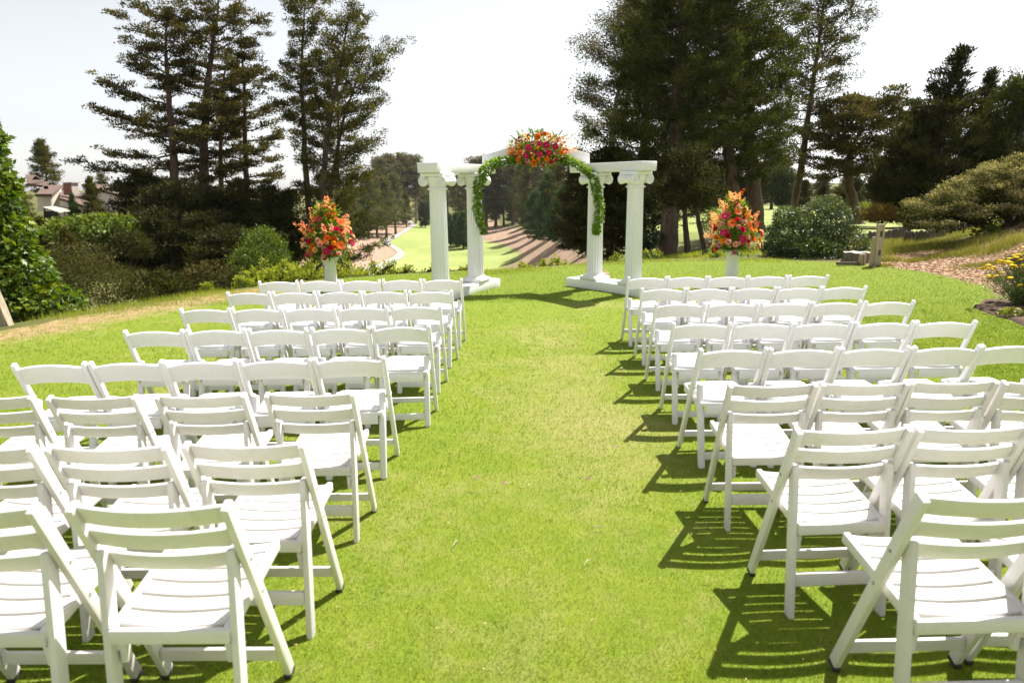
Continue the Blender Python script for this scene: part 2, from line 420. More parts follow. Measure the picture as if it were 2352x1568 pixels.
def ground(u, v, ymin=3.0, ymax=1200.0):
    """point of the terrain seen at pixel (u, v)"""
    r = ray(u, v)
    t = np.exp(np.linspace(math.log(ymin), math.log(ymax), 420))/r[1]
    for _ in range(2):
        h = HC + r[2]*t - zfun(r[0]*t, r[1]*t); k = int(np.argmax(h < 0)) if (h < 0).any() else len(t)-1
        t = np.linspace(t[max(k-1, 0)], t[k], 40)
    P = r*t[-1] if k == len(h)-1 and h[k] > 0 else r*t[20]
    return Vector((P[0], P[1], zs(P[0], P[1])))

rowsY = np.concatenate([np.arange(-8, 2, .5), np.arange(2, 18, .16), 18*np.exp(np.linspace(0, math.log(1600/18), 210))])
colsU = np.linspace(-900, 3250, 341)
YY, UU = np.meshgrid(rowsY, colsU, indexing='ij')
XX = (UU-1176)/1576*np.maximum(YY, 18)
ZZ = zfun(XX, YY)
nr, nc = XX.shape
idx = np.arange(nr*nc).reshape(nr, nc)
quads = np.stack([idx[:-1, :-1], idx[:-1, 1:], idx[1:, 1:], idx[1:, :-1]], -1).reshape(-1, 4)
gme = np_mesh('ground', np.stack([XX, YY, ZZ], -1).reshape(-1, 3), quads, smooth=True)
DIRT_L = np.array([(660, 660), (690, 545), (760, 541), (830, 536), (900, 512), (925, 505), (936, 512), (941, 521), (915, 534), (895, 544), (866, 557), (885, 566), (922, 575), (890, 597), (845, 614), (770, 650)], float)
DIRT_R = np.array([(1115, 507), (1137, 503), (1152, 520), (1201, 527), (1262, 545), (1345, 585), (1380, 600), (1380, 660), (1125, 650), (1158, 617), (1197, 594), (1201, 585), (1190, 576), (1160, 561), (1128, 554), (1105, 548), (1100, 525)], float)
FAIR = np.array([(760, 660), (845, 614), (890, 597), (922, 575), (885, 566), (866, 557), (895, 544), (915, 534), (941, 521), (955, 505), (1000, 500), (1060, 503), (1100, 520), (1105, 548), (1128, 554), (1160, 561), (1190, 576), (1201, 585), (1197, 594), (1158, 617), (1110, 660)], float)
GREEN_R = np.array([(1440, 560), (1640, 545), (1750, 555), (1800, 560), (2000, 560), (2352, 545), (3200, 540), (3200, 455), (1640, 470), (1560, 500)], float)
pu, pv = project(XX, YY, ZZ)
def far_mask(P, y0, y1):
    s = -poly_sd(pu, pv, P)*YY/1600.0
    return np.where((YY > y0) & (YY < y1), s, -50.0)
sdp = poly_sd(XX, YY, PLATEAU)
MULCH = np.array([(7.7, 14.9), (8.35, 14.2), (8.45, 13.3), (8.3, 11.8), (7.75, 10.9), (9, 9.5), (14, 9), (22, 12), (22, 18), (15, 18.5), (11.5, 17.6), (9.6, 17.0), (8.6, 16.0)], float)
dry_line = np.array([(-14, 3.6), (-9, 6.2), (-6.9, 8.25), (-6.05, 10.0), (-5.45, 11.1), (-4.9, 12.05), (-4.2, 12.9)], float)
dl = np.full(XX.shape, 1e9)
for a, b in zip(dry_line, dry_line[1:]):
    e = b-a; t = np.clip(((XX-a[0])*e[0]+(YY-a[1])*e[1])/(e@e), 0, 1); dl = np.minimum(dl, np.hypot(XX-a[0]-e[0]*t, YY-a[1]-e[1]*t))
worn = np.clip(np.exp(-((XX-.55)/.55)**2-((YY-6.3)/2.0)**2) + .8*np.exp(-((XX-.75)/.5)**2-((YY-4.4)/.9)**2), 0, 1)
zones = {'worn': worn, 'lawn_in': -sdp, 'dry_in': .62-dl, 'mulch_in': -poly_sd(XX, YY, MULCH), 'dirt_in': np.maximum(far_mask(DIRT_L, 90, 700), far_mask(DIRT_R, 60, 700)),
         'fair_in': np.maximum(far_mask(FAIR, 140, 800), far_mask(GREEN_R, 34, 150)), 'rough_in': np.maximum(YY-10.72, XX-4.4)}
for k, v in zones.items():
    a = gme.attributes.new(k, 'FLOAT', 'POINT'); a.data.foreach_set('value', np.clip(v, -50, 50).astype(np.float32).ravel())

mt, nt, out = new_mat('ground_mat')
co = obj_coord(nt)
def zone(name, nscale, namp, soft):
    a_ = nt.nodes.new('ShaderNodeAttribute'); a_.attribute_name = name
    n_ = noise(nt, nscale, 4, .65, co)
    s = mathn(nt, 'ADD', a_.outputs['Fac'], mathn(nt, 'MULTIPLY', mathn(nt, 'SUBTRACT', n_.outputs[0], .5), namp))
    return mathn(nt, 'ADD', mathn(nt, 'DIVIDE', s, soft), .5, True)
nbig = noise(nt, .55, 4, .6, co, .6); nmid = noise(nt, 5.5, 5, .7, co); nfine = noise(nt, 130, 3, .8, co); nfar = noise(nt, .06, 6, .65, co); nfar2 = noise(nt, .5, 6, .7, co)
lawn_a = ramp(nt, nfine.outputs[0], [(.25, (.092, .150, .011)), (.5, (.148, .212, .018)), (.75, (.225, .272, .038))])
lawn_b = ramp(nt, nfine.outputs[0], [(.25, (.205, .205, .050)), (.5, (.280, .268, .085)), (.75, (.365, .340, .135))])
wa = nt.nodes.new('ShaderNodeAttribute'); wa.attribute_name = 'worn'
patch = ramp(nt, mathn(nt, 'ADD', mathn(nt, 'ADD', mathn(nt, 'MULTIPLY', nbig.outputs[0], .62), mathn(nt, 'MULTIPLY', nmid.outputs[0], .38)), mathn(nt, 'MULTIPLY', wa.outputs['Fac'], .13)), [(.50, 0.0), (.70, 1.0)])
nmot = noise(nt, 2.4, 5, .7, co, 1.2)
lawn = mixc(nt, ramp(nt, nmot.outputs[0], [(.36, 0.0), (.62, .62)]).outputs[0], lawn_a.outputs[0], (.208, .246, .024))
lawn = mixc(nt, patch.outputs[0], lawn, lawn_b.outputs[0])
rough_c = ramp(nt, nfine.outputs[0], [(.25, (.084, .130, .009)), (.5, (.144, .198, .016)), (.75, (.232, .266, .036))])
lawn = mixc(nt, zone('rough_in', 3, .35, .12), lawn, rough_c.outputs[0])
dry_c = ramp(nt, nmid.outputs[0], [(.3, (.24, .17, .075)), (.55, (.36, .245, .13)), (.75, (.44, .33, .19))])
dryz = mathn(nt, 'MULTIPLY', zone('dry_in', 2.2, 1.1, .55), ramp(nt, nmid.outputs[0], [(.3, .35), (.55, 1.0)]).outputs[0])
lawn = mixc(nt, dryz, lawn, dry_c.outputs[0])
wild_c = ramp(nt, nfar2.outputs[0], [(.3, (.045, .055, .014)), (.5, (.11, .115, .032)), (.72, (.22, .185, .085))])
base = mixc(nt, zone('lawn_in', 2, .5, .15), wild_c.outputs[0], lawn)
fair_c = ramp(nt, nfar.outputs[0], [(.3, (.205, .255, .070)), (.5, (.262, .312, .090)), (.7, (.33, .355, .125))])
base = mixc(nt, zone('fair_in', .12, 6, 2.5), base, fair_c.outputs[0])
dirt_c = ramp(nt, nfar2.outputs[0], [(.3, (.22, .145, .095)), (.5, (.32, .215, .150)), (.72, (.40, .295, .21))])
base = mixc(nt, zone('dirt_in', .12, 6, 2.0), base, dirt_c.outputs[0])
mul_c = ramp(nt, noise(nt, 26, 5, .8, co).outputs[0], [(.3, (.15, .085, .05)), (.5, (.34, .205, .13)), (.7, (.50, .36, .26))])
base = mixc(nt, zone('mulch_in', 1.6, 1.2, .2), base, mul_c.outputs[0])
p = N(nt, 'ShaderNodeBsdfPrincipled', Roughness=.9); p.inputs['Specular IOR Level'].default_value = .15
nt.links.new(base, p.inputs['Base Color'])
nt.links.new(bump(nt, mathn(nt, 'ADD', nfine.outputs[0], mathn(nt, 'MULTIPLY', nmid.outputs[0], 1.5)), .55, .015), p.inputs['Normal'])
nt.links.new(p.outputs[0], out.inputs[0])
g_obj = mobj('ground', gme, 'ground_mat'); tag(g_obj, 'mown lawn, fairway and hillsides of the golf course', 'ground', kind='structure')

# cart path in the valley
def ribbon(name, pix, width, lift, mat):
    P = [ground(u, v, 60) for u, v in pix]
    pts = []
    for a, b in zip(P, P[1:]):
        k = max(2, int((b-a).length/6))
        pts += [a.lerp(b, i/k) for i in range(k)]
    pts.append(P[-1])
    for _ in range(6): pts = [pts[0]] + [(pts[i-1]+pts[i]*2+pts[i+1])/4 for i in range(1, len(pts)-1)] + [pts[-1]]
    V = []; Q = []
    for i, q in enumerate(pts):
        d = (pts[min(i+1, len(pts)-1)]-pts[max(i-1, 0)]); d.z = 0; d.normalize(); s = Vector((d.y, -d.x, 0))
        for k in (-1, -.33, .33, 1):
            w = q + s*width/2*k; V.append((w.x, w.y, zs(w.x, w.y)+lift))
    for i in range(len(pts)-1):
        for k in range(3): Q.append((i*4+k, i*4+k+1, i*4+k+5, i*4+k+4))
    return mobj(name, np_mesh(name, V, Q, smooth=True), mat)
pth = ribbon('path', [(770, 655), (800, 638), (860, 615), (907, 596), (928, 579), (905, 567), (880, 558), (905, 545), (925, 534.5), (950, 521), (948, 513), (934, 505)], 3.4, .16, 'concrete')
tag(pth, 'pale cart path winding along the left side of the fairway', 'path', kind='structure')

# soil bed at the right edge of the lawn
BED = [(7.45, 10.35), (7.05, 10.2), (6.72, 9.85), (6.55, 9.35), (6.55, 8.9), (6.4, 8.3), (6.12, 7.75), (5.95, 7.15), (7.1, 6.5), (10, 6.5), (10, 10), (8.3, 10.5)]
cx = sum(p[0] for p in BED)/len(BED); cy = sum(p[1] for p in BED)/len(BED)
mb = MB(); n_ = 72
Pb = np.array(BED+[BED[0]]); seg = np.concatenate([[0], np.cumsum(np.hypot(*np.diff(Pb, axis=0).T))])
rim = [(np.interp(s, seg, Pb[:, 0]), np.interp(s, seg, Pb[:, 1])) for s in np.linspace(0, seg[-1], n_, endpoint=False)]
rings = []
for f in (1.0, .97, .9, .75, .5, .2):
    ring = []
    for k, (x, y) in enumerate(rim):
        j = 1+.015*math.sin(k*1.7)+.012*math.sin(k*4.1)
        X_, Y_ = cx+(x-cx)*f*j, cy+(y-cy)*f*j
        ring.append(mb.bm.verts.new((X_, Y_, zs(X_, Y_) + (-.03 if f == 1 else .02+.10*(1-f)+.03*math.sin(X_*5)*math.sin(Y_*6)))))
    rings.append(ring)
for a, b in zip(rings, rings[1:]):
    for k in range(n_): mb.bm.faces.new((a[k], a[(k+1) % n_], b[(k+1) % n_], b[k]))
mb.bm.faces.new(rings[-1])
tag(mobj('soil_bed', mb.mesh('soil_bed', True), 'soil'), 'bare brown flower bed soil curving into the lawn', 'flower bed', kind='structure')

# short blades over the lawn: one mass
def grass_field(name, n, u0, u1, v0, v1, inside, length, width, mat, lean=.6, tone0=.5, cond=None):
    uu = RNG.uniform(u0, u1, n*2); vv = RNG.uniform(v0, v1, n*2)
    a, b = uu-1176, vv-784
    a, b = a*_cr+b*_sr, -a*_sr+b*_cr
    rx, ry, rz = a/F_PX, _ct-b/F_PX*_st, -_st-b/F_PX*_ct
    t = -HC/np.minimum(rz, -1e-4)
    x, y = rx*t, ry*t
    ok = (poly_sd(x, y, PLATEAU) < -.02) & (poly_sd(x, y, np.array(BED)) > .03) & inside(x, y)
    x, y = x[ok][:n], y[ok][:n]; k = len(x)
    z = zfun(x, y)
    s = np.clip(y/3.2, .8, 2.4)
    d = np.stack([RNG.normal(0, lean, k), RNG.normal(0, lean, k), np.full(k, .8)], -1)
    nrm = RNG.normal(0, 1, (k, 3))
    sc = np.stack([width*s*RNG.uniform(.7, 1.3, k), length*np.sqrt(s)*RNG.uniform(.6, 1.4, k), np.ones(k)], -1)
    wn_ = np.exp(-((x-.55)/.55)**2-((y-6.3)/2.0)**2) + .8*np.exp(-((x-.75)/.5)**2-((y-4.4)/.9)**2)
    tone = np.clip(tone0 + .16*wn_*(.3+1.2*vnoise(x, y, 2.9)) + .22*vnoise(x, y, 1.1) + .20*vnoise(x, y, 3.7) + .12*vnoise(x, y, 9.0) + RNG.normal(0, .10, k), 0, 1)
    me = scatter(name, *BLADE, np.stack([x, y, z-.002], -1), frames(d, nrm), sc, tone)
    return tag(mobj(name, me, mat), kind='stuff')
g1 = grass_field('lawn_grass', 260000, -60, 2420, 690, 1600, lambda x, y: y < 10.75, .019, .0024, 'lawn_blade')
tag(g1, 'short bright green putting grass of the aisle and seating area', 'grass')
g2 = grass_field('rough_grass', 130000, -60, 2420, 590, 960, lambda x, y: (y > 10.72+.05*np.sin(x*9)+.04*np.sin(x*23)) | (x > 4.4+.25*np.sin(y*3)), .022, .0030, 'lawn_blade', .6, .55)
tag(g2, 'longer darker grass collar around the arch and lawn edge', 'grass')

# ------------------------------------------------------------------ chairs
ORD = ['first', 'second', 'third', 'fourth', 'fifth', 'sixth', 'seventh', 'eighth']
def rounded_bar(p0, p1, w, t, bev, side=Vector((1, 0, 0)), seg=3):
    mb = MB(); mb.bar(p0, p1, w, t, side); mb.bevel(bev, seg); return mb
def padded_parts():
    parts = []
    top = Vector((0, .024, .79)); foot = Vector((0, .393, 0))
    for s in (-1, 1):
        x = s*.2085
        mb = MB(); mb.bar(Vector((x, foot.y, -.004)), Vector((x, top.y, top.z)), .030, .042); mb.bevel(.011, 3)
        parts.append(('front_leg', mb.mesh('pad_front_leg', angle=40), 'white_plastic', None))
        xr = s*.171
        mb = MB(); mb.bar(Vector((xr, .0, -.004)), Vector((xr, .128, .535)), .042, .044); mb.bevel(.013, 3)
        parts.append(('rear_leg', mb.mesh('pad_rear_leg', angle=40), 'white_plastic', None))
        mb = MB(); mb.tube([(s*.190, .148, .50), (s*.2255, .148, .50)], .010, 10)
        parts.append(('pivot_bolt', mb.mesh('pad_bolt', angle=40), 'white_plastic', None))
    # curved back panel: arched top and bottom, bowed backwards
    ld = (top-foot).normalized(); nrm = Vector((1, 0, 0)).cross(ld)
    def back(off):
        def fn(a, b):
            x = (a-.5)*.398; q = 1-(2*(a-.5))**2
            z0 = .642 + .020*q; z1 = .752 + .026*q
            z = z0+(z1-z0)*b
            t = z/top.z; p = foot.lerp(top, t)
            return Vector((x, p.y - .012*q, p.z)) + Vector((0, off, off*.4))
        return fn
    mb = MB(); mb.grid(back(-.010), 14, 4, back(.010)); mb.bevel(.004, 2, 50)
    parts.append(('backrest', mb.mesh('pad_backrest', angle=50), 'white_plastic', None))
    # seat pan, rear rail, cushion
    mb = MB(); mb.poly_prism([(-.182, .045, .405), (.182, .045, .405), (.186, .43, .425), (.150, .452, .426), (-.150, .452, .426), (-.186, .43, .425)], (0, 0, .022)); mb.bevel(.006, 2)
    seat = ('seat', mb.mesh('pad_seat', angle=40), 'white_plastic', None); parts.append(seat)
    si = len(parts)-1
    def cush(zb):
        def fn(a, b):
            sx = 2*a-1; sy = 2*b-1
            w = .176+.006*b
            x = w*sx*math.sqrt(1-.22*sy*sy*abs(sy)**2); y = .245 + .196*sy*math.sqrt(1-.16*sx*sx*sx*sx)
            e = max(abs(sx), abs(sy)); h = .026*(1-e**7)
            return Vector((x, y, .4285 + .02*b + (h if zb else 0)))
        return fn
    mb = MB(); mb.grid(cush(True), 14, 14, cush(False))
    parts.append(('cushion', mb.mesh('pad_cushion', True), 'white_cushion', si))
    mb = MB(); mb.box((0, .052, .378), (.298, .020, .060)); mb.bevel(.005, 2)
    parts.append(('rear_rail', mb.mesh('pad_rail', angle=40), 'white_plastic', None))
    for s in (-1, 1):
        mb = MB(); mb.bar(Vector((s*.176, .055, .392)), Vector((s*.176, .42, .412)), .020, .034); mb.bevel(.004, 2)
        parts.append(('side_rail', mb.mesh('pad_side', angle=40), 'white_plastic', None))
    mb = MB(); mb.box((0, .016, .078), (.300, .022, .048)); mb.bevel(.005, 2)
    parts.append(('rear_stretcher', mb.mesh('pad_rs', angle=40), 'white_plastic', None))
    mb = MB(); mb.box((0, .393-.467*.112, .112), (.387, .022, .042)); mb.bevel(.005, 2)
    parts.append(('front_stretcher', mb.mesh('pad_fs', angle=40), 'white_plastic', None))
    return parts
def slat_parts():
    parts = []
    W = 'white_wood'
    top = Vector((0, -.004, .805)); foot = Vector((0, .335, 0))
    for s in (-1, 1):
        x = s*.2135
        mb = MB(); mb.bar(Vector((x, foot.y, .012)), Vector((x, top.y, top.z)), .024, .044); mb.bevel(.005, 2)
        parts.append(('front_leg', mb.mesh('slat_front_leg', angle=40), W, None)); fi = len(parts)-1
        mb = MB(); d = (top-foot).normalized(); mb.bar(Vector((x, foot.y, -.004)), Vector((x, foot.y, 0)) + d*.014, .026, .046); mb.bevel(.003, 1)
        parts.append(('rubber_foot', mb.mesh('slat_foot', angle=40), 'rubber', fi))
        xr = s*.1875
        mb = MB(); mb.bar(Vector((xr, -.004, -.004)), Vector((xr, .062, .640)), .024, .050); mb.bevel(.006, 2)
        parts.append(('rear_leg', mb.mesh('slat_rear_leg', angle=40), W, None))
        for zb in (.585, .44):
            yb = foot.y*(1-zb/top.z); mb = MB(); mb.tube([(s*.2245, yb, zb), (s*.2275, yb, zb)], .006, 8)
            parts.append(('bolt', mb.mesh('slat_bolt'), 'bolt_metal', None))
        mb = MB(); mb.box((s*.163, .045, .338), (.030, .040, .022)); mb.box((s*.158, .045, .305), (.020, .030, .050)); mb.bevel(.004, 2)
        parts.append(('seat_bracket', mb.mesh('slat_bracket', angle=40), W, None))
        mb = MB(); mb.bar(Vector((s*.168, .012, .392)), Vector((s*.176, .425, .446)), .026, .040); mb.bevel(.007, 2)
        parts.append(('seat_rail', mb.mesh('slat_rail', angle=40), W, None))
    for k, (z0, z1) in enumerate(((.742, .803), (.657, .716), (.572, .630))):
        def back(off):
            def fn(a, b):
                x = (a-.5)*.404; q = 1-(2*(a-.5))**2
                z = z0+(z1-z0)*b - .004*q; p = foot.lerp(top, z/top.z)
                return Vector((x, p.y - .030*q + .004 + off, p.z + off*.35))
            return fn
        mb = MB(); mb.grid(back(-.0065), 12, 2, back(.0065)); mb.bevel(.003, 2, 50)
        parts.append(('back_slat', mb.mesh('slat_back%d' % k, angle=50), W, None))
    ys = np.linspace(.028, .418, 7)
    for k in range(6):
        y0, y1 = ys[k]+.006, ys[k+1]-.006
        if k == 5: y1 += .010
        def st(off):
            def fn(a, b):
                x = (a-.5)*(.312+.014*k/5); q = 1-(2*(a-.5))**2
                y = y0+(y1-y0)*b; z = .392 + (y-.012)/.413*.054 + .020 - .013*q
                if k == 5: z -= .012*b*b
                return Vector((x, y, z+off))
            return fn
        mb = MB(); mb.grid(st(0), 10, 2, st(-.014)); mb.bevel(.003, 2, 50)
        parts.append(('seat_slat', mb.mesh('slat_seat%d' % k, angle=50), W, None))
    mb = MB(); mb.box((0, .012, .385), (.350, .022, .046)); mb.bevel(.006, 2)
    parts.append(('rear_rail', mb.mesh('slat_rearrail', angle=40), W, None))
    mb = MB(); mb.box((0, .004, .170), (.350, .018, .058)); mb.bevel(.005, 2)
    parts.append(('rear_stretcher', mb.mesh('slat_rs', angle=40), W, None))
    mb = MB(); mb.box((0, .335-.421*.112, .112), (.402, .018, .044)); mb.bevel(.004, 2)
    parts.append(('front_stretcher', mb.mesh('slat_fs', angle=40), W, None))
    return parts
PAD, SLAT = padded_parts(), slat_parts()
def place_chair(parts, name, x, y, rz, label, group, sc=1.0):
    e = empty(name, (x, y, zs(x, y+.15)), label, 'chair', group, rz); e.scale = (sc, sc, sc)
    e.rotation_euler = (random.uniform(-.008, .008), random.uniform(-.006, .006), rz)
    made = []
    for nm, me, mat, par in parts:
        made.append(mobj(nm, me, mat, made[par] if par is not None else e))
# side, row, aisle x, y of the rear feet, row angle, pitch, chairs
ROWS = [('R', 1, 1.291, 7.592, -.007, .450, 5), ('R', 2, 1.284, 6.731, -.009, .450, 5), ('R', 3, 1.242, 5.851, -.005, .454, 5), ('R', 4, 1.190, 4.990, -.017, .452, 5), ('R', 5, 1.165, 4.154, .011, .448, 5),
        ('L', 1, -.545, 7.608, -.007, .459, 5), ('L', 2, -.581, 6.734, -.030, .459, 5), ('L', 3, -.612, 5.876, .011, .459, 5), ('L', 4, -.601, 5.001, .030, .457, 5), ('L', 5, -.769, 4.061, .035, .450, 5),
        ('R', 6, 1.100, 3.350, 0, .462, 4), ('R', 7, 1.118, 2.560, .01, .472, 3), ('R', 8, 1.185, 1.860, .01, .490, 2),
        ('L', 6, -.785, 3.290, .01, .538, 5), ('L', 7, -.795, 2.450, -.01, .512, 3), ('L', 8, -.835, 1.840, 0, .560, 2)]
random.seed(3)
for side, row, X, Y, a, pit, n in ROWS:
    sg = 1 if side == 'R' else -1
    for i in range(n):
        lx = pit*i + .226
        x = X + sg*lx*math.cos(a); y = Y + sg*lx*math.sin(a) + random.uniform(-.012, .012)
        pos = 'on the aisle' if i == 0 else ORD[i]+' from the aisle'
        sd_ = 'right' if side == 'R' else 'left'
        if row <= 5:
            place_chair(PAD, 'padded_folding_chair', x, y, a+random.uniform(-.028, .028), 'smooth white padded chair %s, %s row from arch, %s block' % (pos, ORD[row-1], sd_), 'padded chairs in the five front rows')
        else:
            nm = {6: 'slatted row farthest from camera', 7: 'middle slatted row', 8: 'slatted row nearest the camera'}[row]
            place_chair(SLAT, 'slatted_folding_chair', x, y, a+random.uniform(-.032, .032), 'white slatted chair %s, %s, %s block' % (pos, nm, sd_), 'slatted chairs in the three rear rows', {6: 1.0, 7: 1.035, 8: 1.055}[row])

# ------------------------------------------------------------------ colonnade
LI, LO, RI, RO_ = Vector((-.620, 12.05, 0)), Vector((-1.135, 10.98, 0)), Vector((1.478, 12.15, 0)), Vector((2.035, 11.42, 0))
col = empty('wedding_colonnade', (.42, 12.0, 0), 'white four-column wedding colonnade with pediment standing on the lawn', 'colonnade')
CO = col.location.copy()
Z_BASE, Z_BEAM0, Z_BEAM1 = .155, 2.0, 2.150
def base_block(A, B, e0, e1, w, z0, z1, name, bev=.012, taper=0):
    d = (B-A).normalized(); s = Vector((d.y, -d.x, 0))
    a, b = A-d*e0, B+d*e1
    mb = MB(); n = 10
    # slightly curved in plan
    def pt(t, side, z):
        q = a.lerp(b, t); bow = .06*(1-(2*t-1)**2)
        tp = taper*(1 if z == z1 else 0)
        return Vector((q.x, q.y, z)) + s*(side*(w/2+tp)) + s0*bow
    mid = (A+B)/2; tow = Vector((.42, 11.0, 0))-mid; s0 = (s if s.dot(tow) < 0 else -s)
    lo = [[mb.bm.verts.new(pt(i/n, k, z)) for k, z in ((-1, z0), (1, z0), (1, z1), (-1, z1))] for i in range(n+1)]
    for p0, p1 in zip(lo, lo[1:]):
        for k in range(4): mb.bm.faces.new((p0[k], p0[(k+1) % 4], p1[(k+1) % 4], p1[k]))
    mb.bm.faces.new(lo[0]); mb.bm.faces.new(list(reversed(lo[-1])))
    bmesh.ops.translate(mb.bm, verts=mb.bm.verts[:], vec=-CO)
    mb.bevel(bev, 2, 40)
    return mobj(name, mb.mesh(name, angle=40), 'column_white', col)
for A, B in ((LI, LO), (RI, RO_)):
    base_block(A, B, .50, .36, .46, -.01, Z_BASE, 'base')
    base_block(A, B, .48, .28, .35, Z_BEAM0, Z_BEAM1, 'beam', .010, .012)
# column meshes: fluted shaft, plinth, ionic capital
NF = 20
def shaft_mesh():
    bm = bmesh.new(); rings = []; n = NF*6
    z0, z1 = Z_BASE+.085, 1.742
    for i, t in enumerate((0, .012, .03, .25, .5, .75, .97, .988, 1)):
        r = .143 - .012*t; ring = []
        for k in range(n):
            ph = (k % 6)/6; fl = math.sin(math.pi*ph)**.8 if .02 < t < .98 else 0
            rr = r - .0105*fl*(1 if .02 < t < .98 else 0)
            an = 2*math.pi*k/n; ring.append(bm.verts.new((rr*math.cos(an), rr*math.sin(an), z0+(z1-z0)*t)))
        rings.append(ring)
    for a, b in zip(rings, rings[1:]):
        for k in range(n): bm.faces.new((a[k], a[(k+1) % n], b[(k+1) % n], b[k]))
    return bm_mesh('shaft', bm, angle=35)
def plinth_mesh():
    mb = MB(); mb.box((0, 0, Z_BASE+.035), (.40, .40, .075)); mb.bevel(.05, 3, 60)
    b2 = MB(); b2.lathe([(.20, Z_BASE+.06), (.197, Z_BASE+.078), (.178, Z_BASE+.092), (.155, Z_BASE+.10), (.148, Z_BASE+.115)], 40)
    me2 = b2.mesh('t'); mb.bm.from_mesh(me2); bpy.data.meshes.remove(me2)
    return mb.mesh('plinth', angle=45)
def capital_mesh():
    mb = MB()
    mb.lathe([(.134, 1.772), (.156, 1.778), (.160, 1.790), (.156, 1.802), (.132, 1.806), (.135, 1.84), (.150, 1.88), (.168, 1.93), (.172, 1.975)], 36)
    b2 = MB(); b2.box((0, 0, 2.005), (.40, .36, .056)); b2.bevel(.012, 2)
    me2 = b2.mesh('t'); mb.bm.from_mesh(me2); bpy.data.meshes.remove(me2)
    for s in (-1, 1):                                           # volutes: drums with a raised spiral on each face
        b3 = MB(); n = 28; rings = []
        for y, r in ((-.172, .030), (-.170, .078), (-.158, .084), (-.10, .070), (0, .060), (.10, .070), (.158, .084), (.170, .078), (.172, .030)):
            rings.append([b3.bm.verts.new((s*.165 + r*math.cos(2*math.pi*k/n), y, 1.912 + r*math.sin(2*math.pi*k/n))) for k in range(n)])
        for a, b in zip(rings, rings[1:]):
            for k in range(n): b3.bm.faces.new((a[k], a[(k+1) % n], b[(k+1) % n], b[k]))
        b3.bm.faces.new(rings[0]); b3.bm.faces.new(list(reversed(rings[-1])))
        for ys in (-1, 1):
            sp = [(s*(.165) - s*(.072-.058*t)*math.cos(t*2*math.pi*2), ys*.176, 1.912 + (.072-.058*t)*math.sin(t*2*math.pi*2)) for t in np.linspace(0, 1, 36)]
            b3.tube(sp, .0065, 6)
        me3 = b3.mesh('t'); mb.bm.from_mesh(me3); bpy.data.meshes.remove(me3)
    bmesh.ops.translate(mb.bm, verts=mb.bm.verts[:], vec=(0, 0, -.034))
    return mb.mesh('capital', angle=45)
SH, PL, CA = shaft_mesh(), plinth_mesh(), capital_mesh()
for C_, A, B in ((LI, LI, LO), (LO, LI, LO), (RI, RI, RO_), (RO_, RI, RO_)):
    d = (B-A); rz = math.atan2(d.y, d.x)+math.pi/2
    sh = mobj('column', SH, 'column_white', col, C_-CO); sh.rotation_euler = (0, 0, rz + math.pi)
    mobj('plinth', PL, 'column_white', sh); mobj('capital', CA, 'column_white', sh)
# pediment: gable above, arch below
PY = 12.42
def zoomD(x, y): return ((1640+x*.4464)/1.7415, (480+y*.4464)/1.7415)
outline = [(645, 398), (645, 318), (1128, 172), (1610, 303), (1610, 385), (1535, 392)]
arch = [(1480, 362), (1400, 325), (1300, 298), (1200, 283), (1128, 279), (1050, 284), (950, 300), (850, 328), (775, 366), (720, 396)]
mb = MB(); mb.poly_prism([at(*zoomD(x, y), PY)-CO for x, y in outline+arch], (0, .16, 0)); mb.bevel(.012, 2, 30)
mobj('pediment', mb.mesh('pediment', angle=40), 'column_white', col)

# ------------------------------------------------------------------ garland on the arch
gp = [(662, 1010), (640, 930), (612, 850), (600, 760), (612, 680), (608, 600), (625, 530), (665, 465), (720, 405), (790, 375), (870, 362), (960, 345), (1060, 335), (1128, 332),
      (1220, 335), (1320, 340), (1400, 352), (1480, 385), (1560, 435), (1625, 490), (1660, 560), (1672, 640), (1690, 720), (1702, 800), (1690, 880), (1675, 960), (1668, 1015)]
gw = [.03, .055, .075, .085, .06, .075, .085, .09, .085, .07, .06, .06, .06, .06, .06, .06, .06, .065, .07, .075, .075, .08, .08, .085, .085, .075, .03]
gY = lambda x: float(np.interp(x, [600, 665, 720, 800, 900, 1400, 1480, 1560, 1640, 1700], [11.80, 11.82, 11.93, 12.10, 12.30, 12.32, 12.20, 12.02, 11.93, 11.90]))
G3 = np.array([at(*zoomD(x, y), gY(x)) for x, y in gp])
tt = np.linspace(0, len(gp)-1, 1100)
gpos = np.stack([np.interp(tt, range(len(gp)), G3[:, k]) for k in range(3)], -1)
for _ in range(12): gpos[1:-1] = (gpos[:-2]+2*gpos[1:-1]+gpos[2:])/4
gwid = .80*np.interp(tt, range(len(gp)), gw)
gdir = norm(np.gradient(gpos, axis=0))
gdir[:550] *= np.where(gdir[:550, 2:3] > 0, -1, -1)            # leaves point down the strand on both sides
garl = empty('leaf_garland', tuple(gpos[550]), 'green leafy garland draped over the arch and down the columns', 'garland')
gl = Vector(gpos[550])
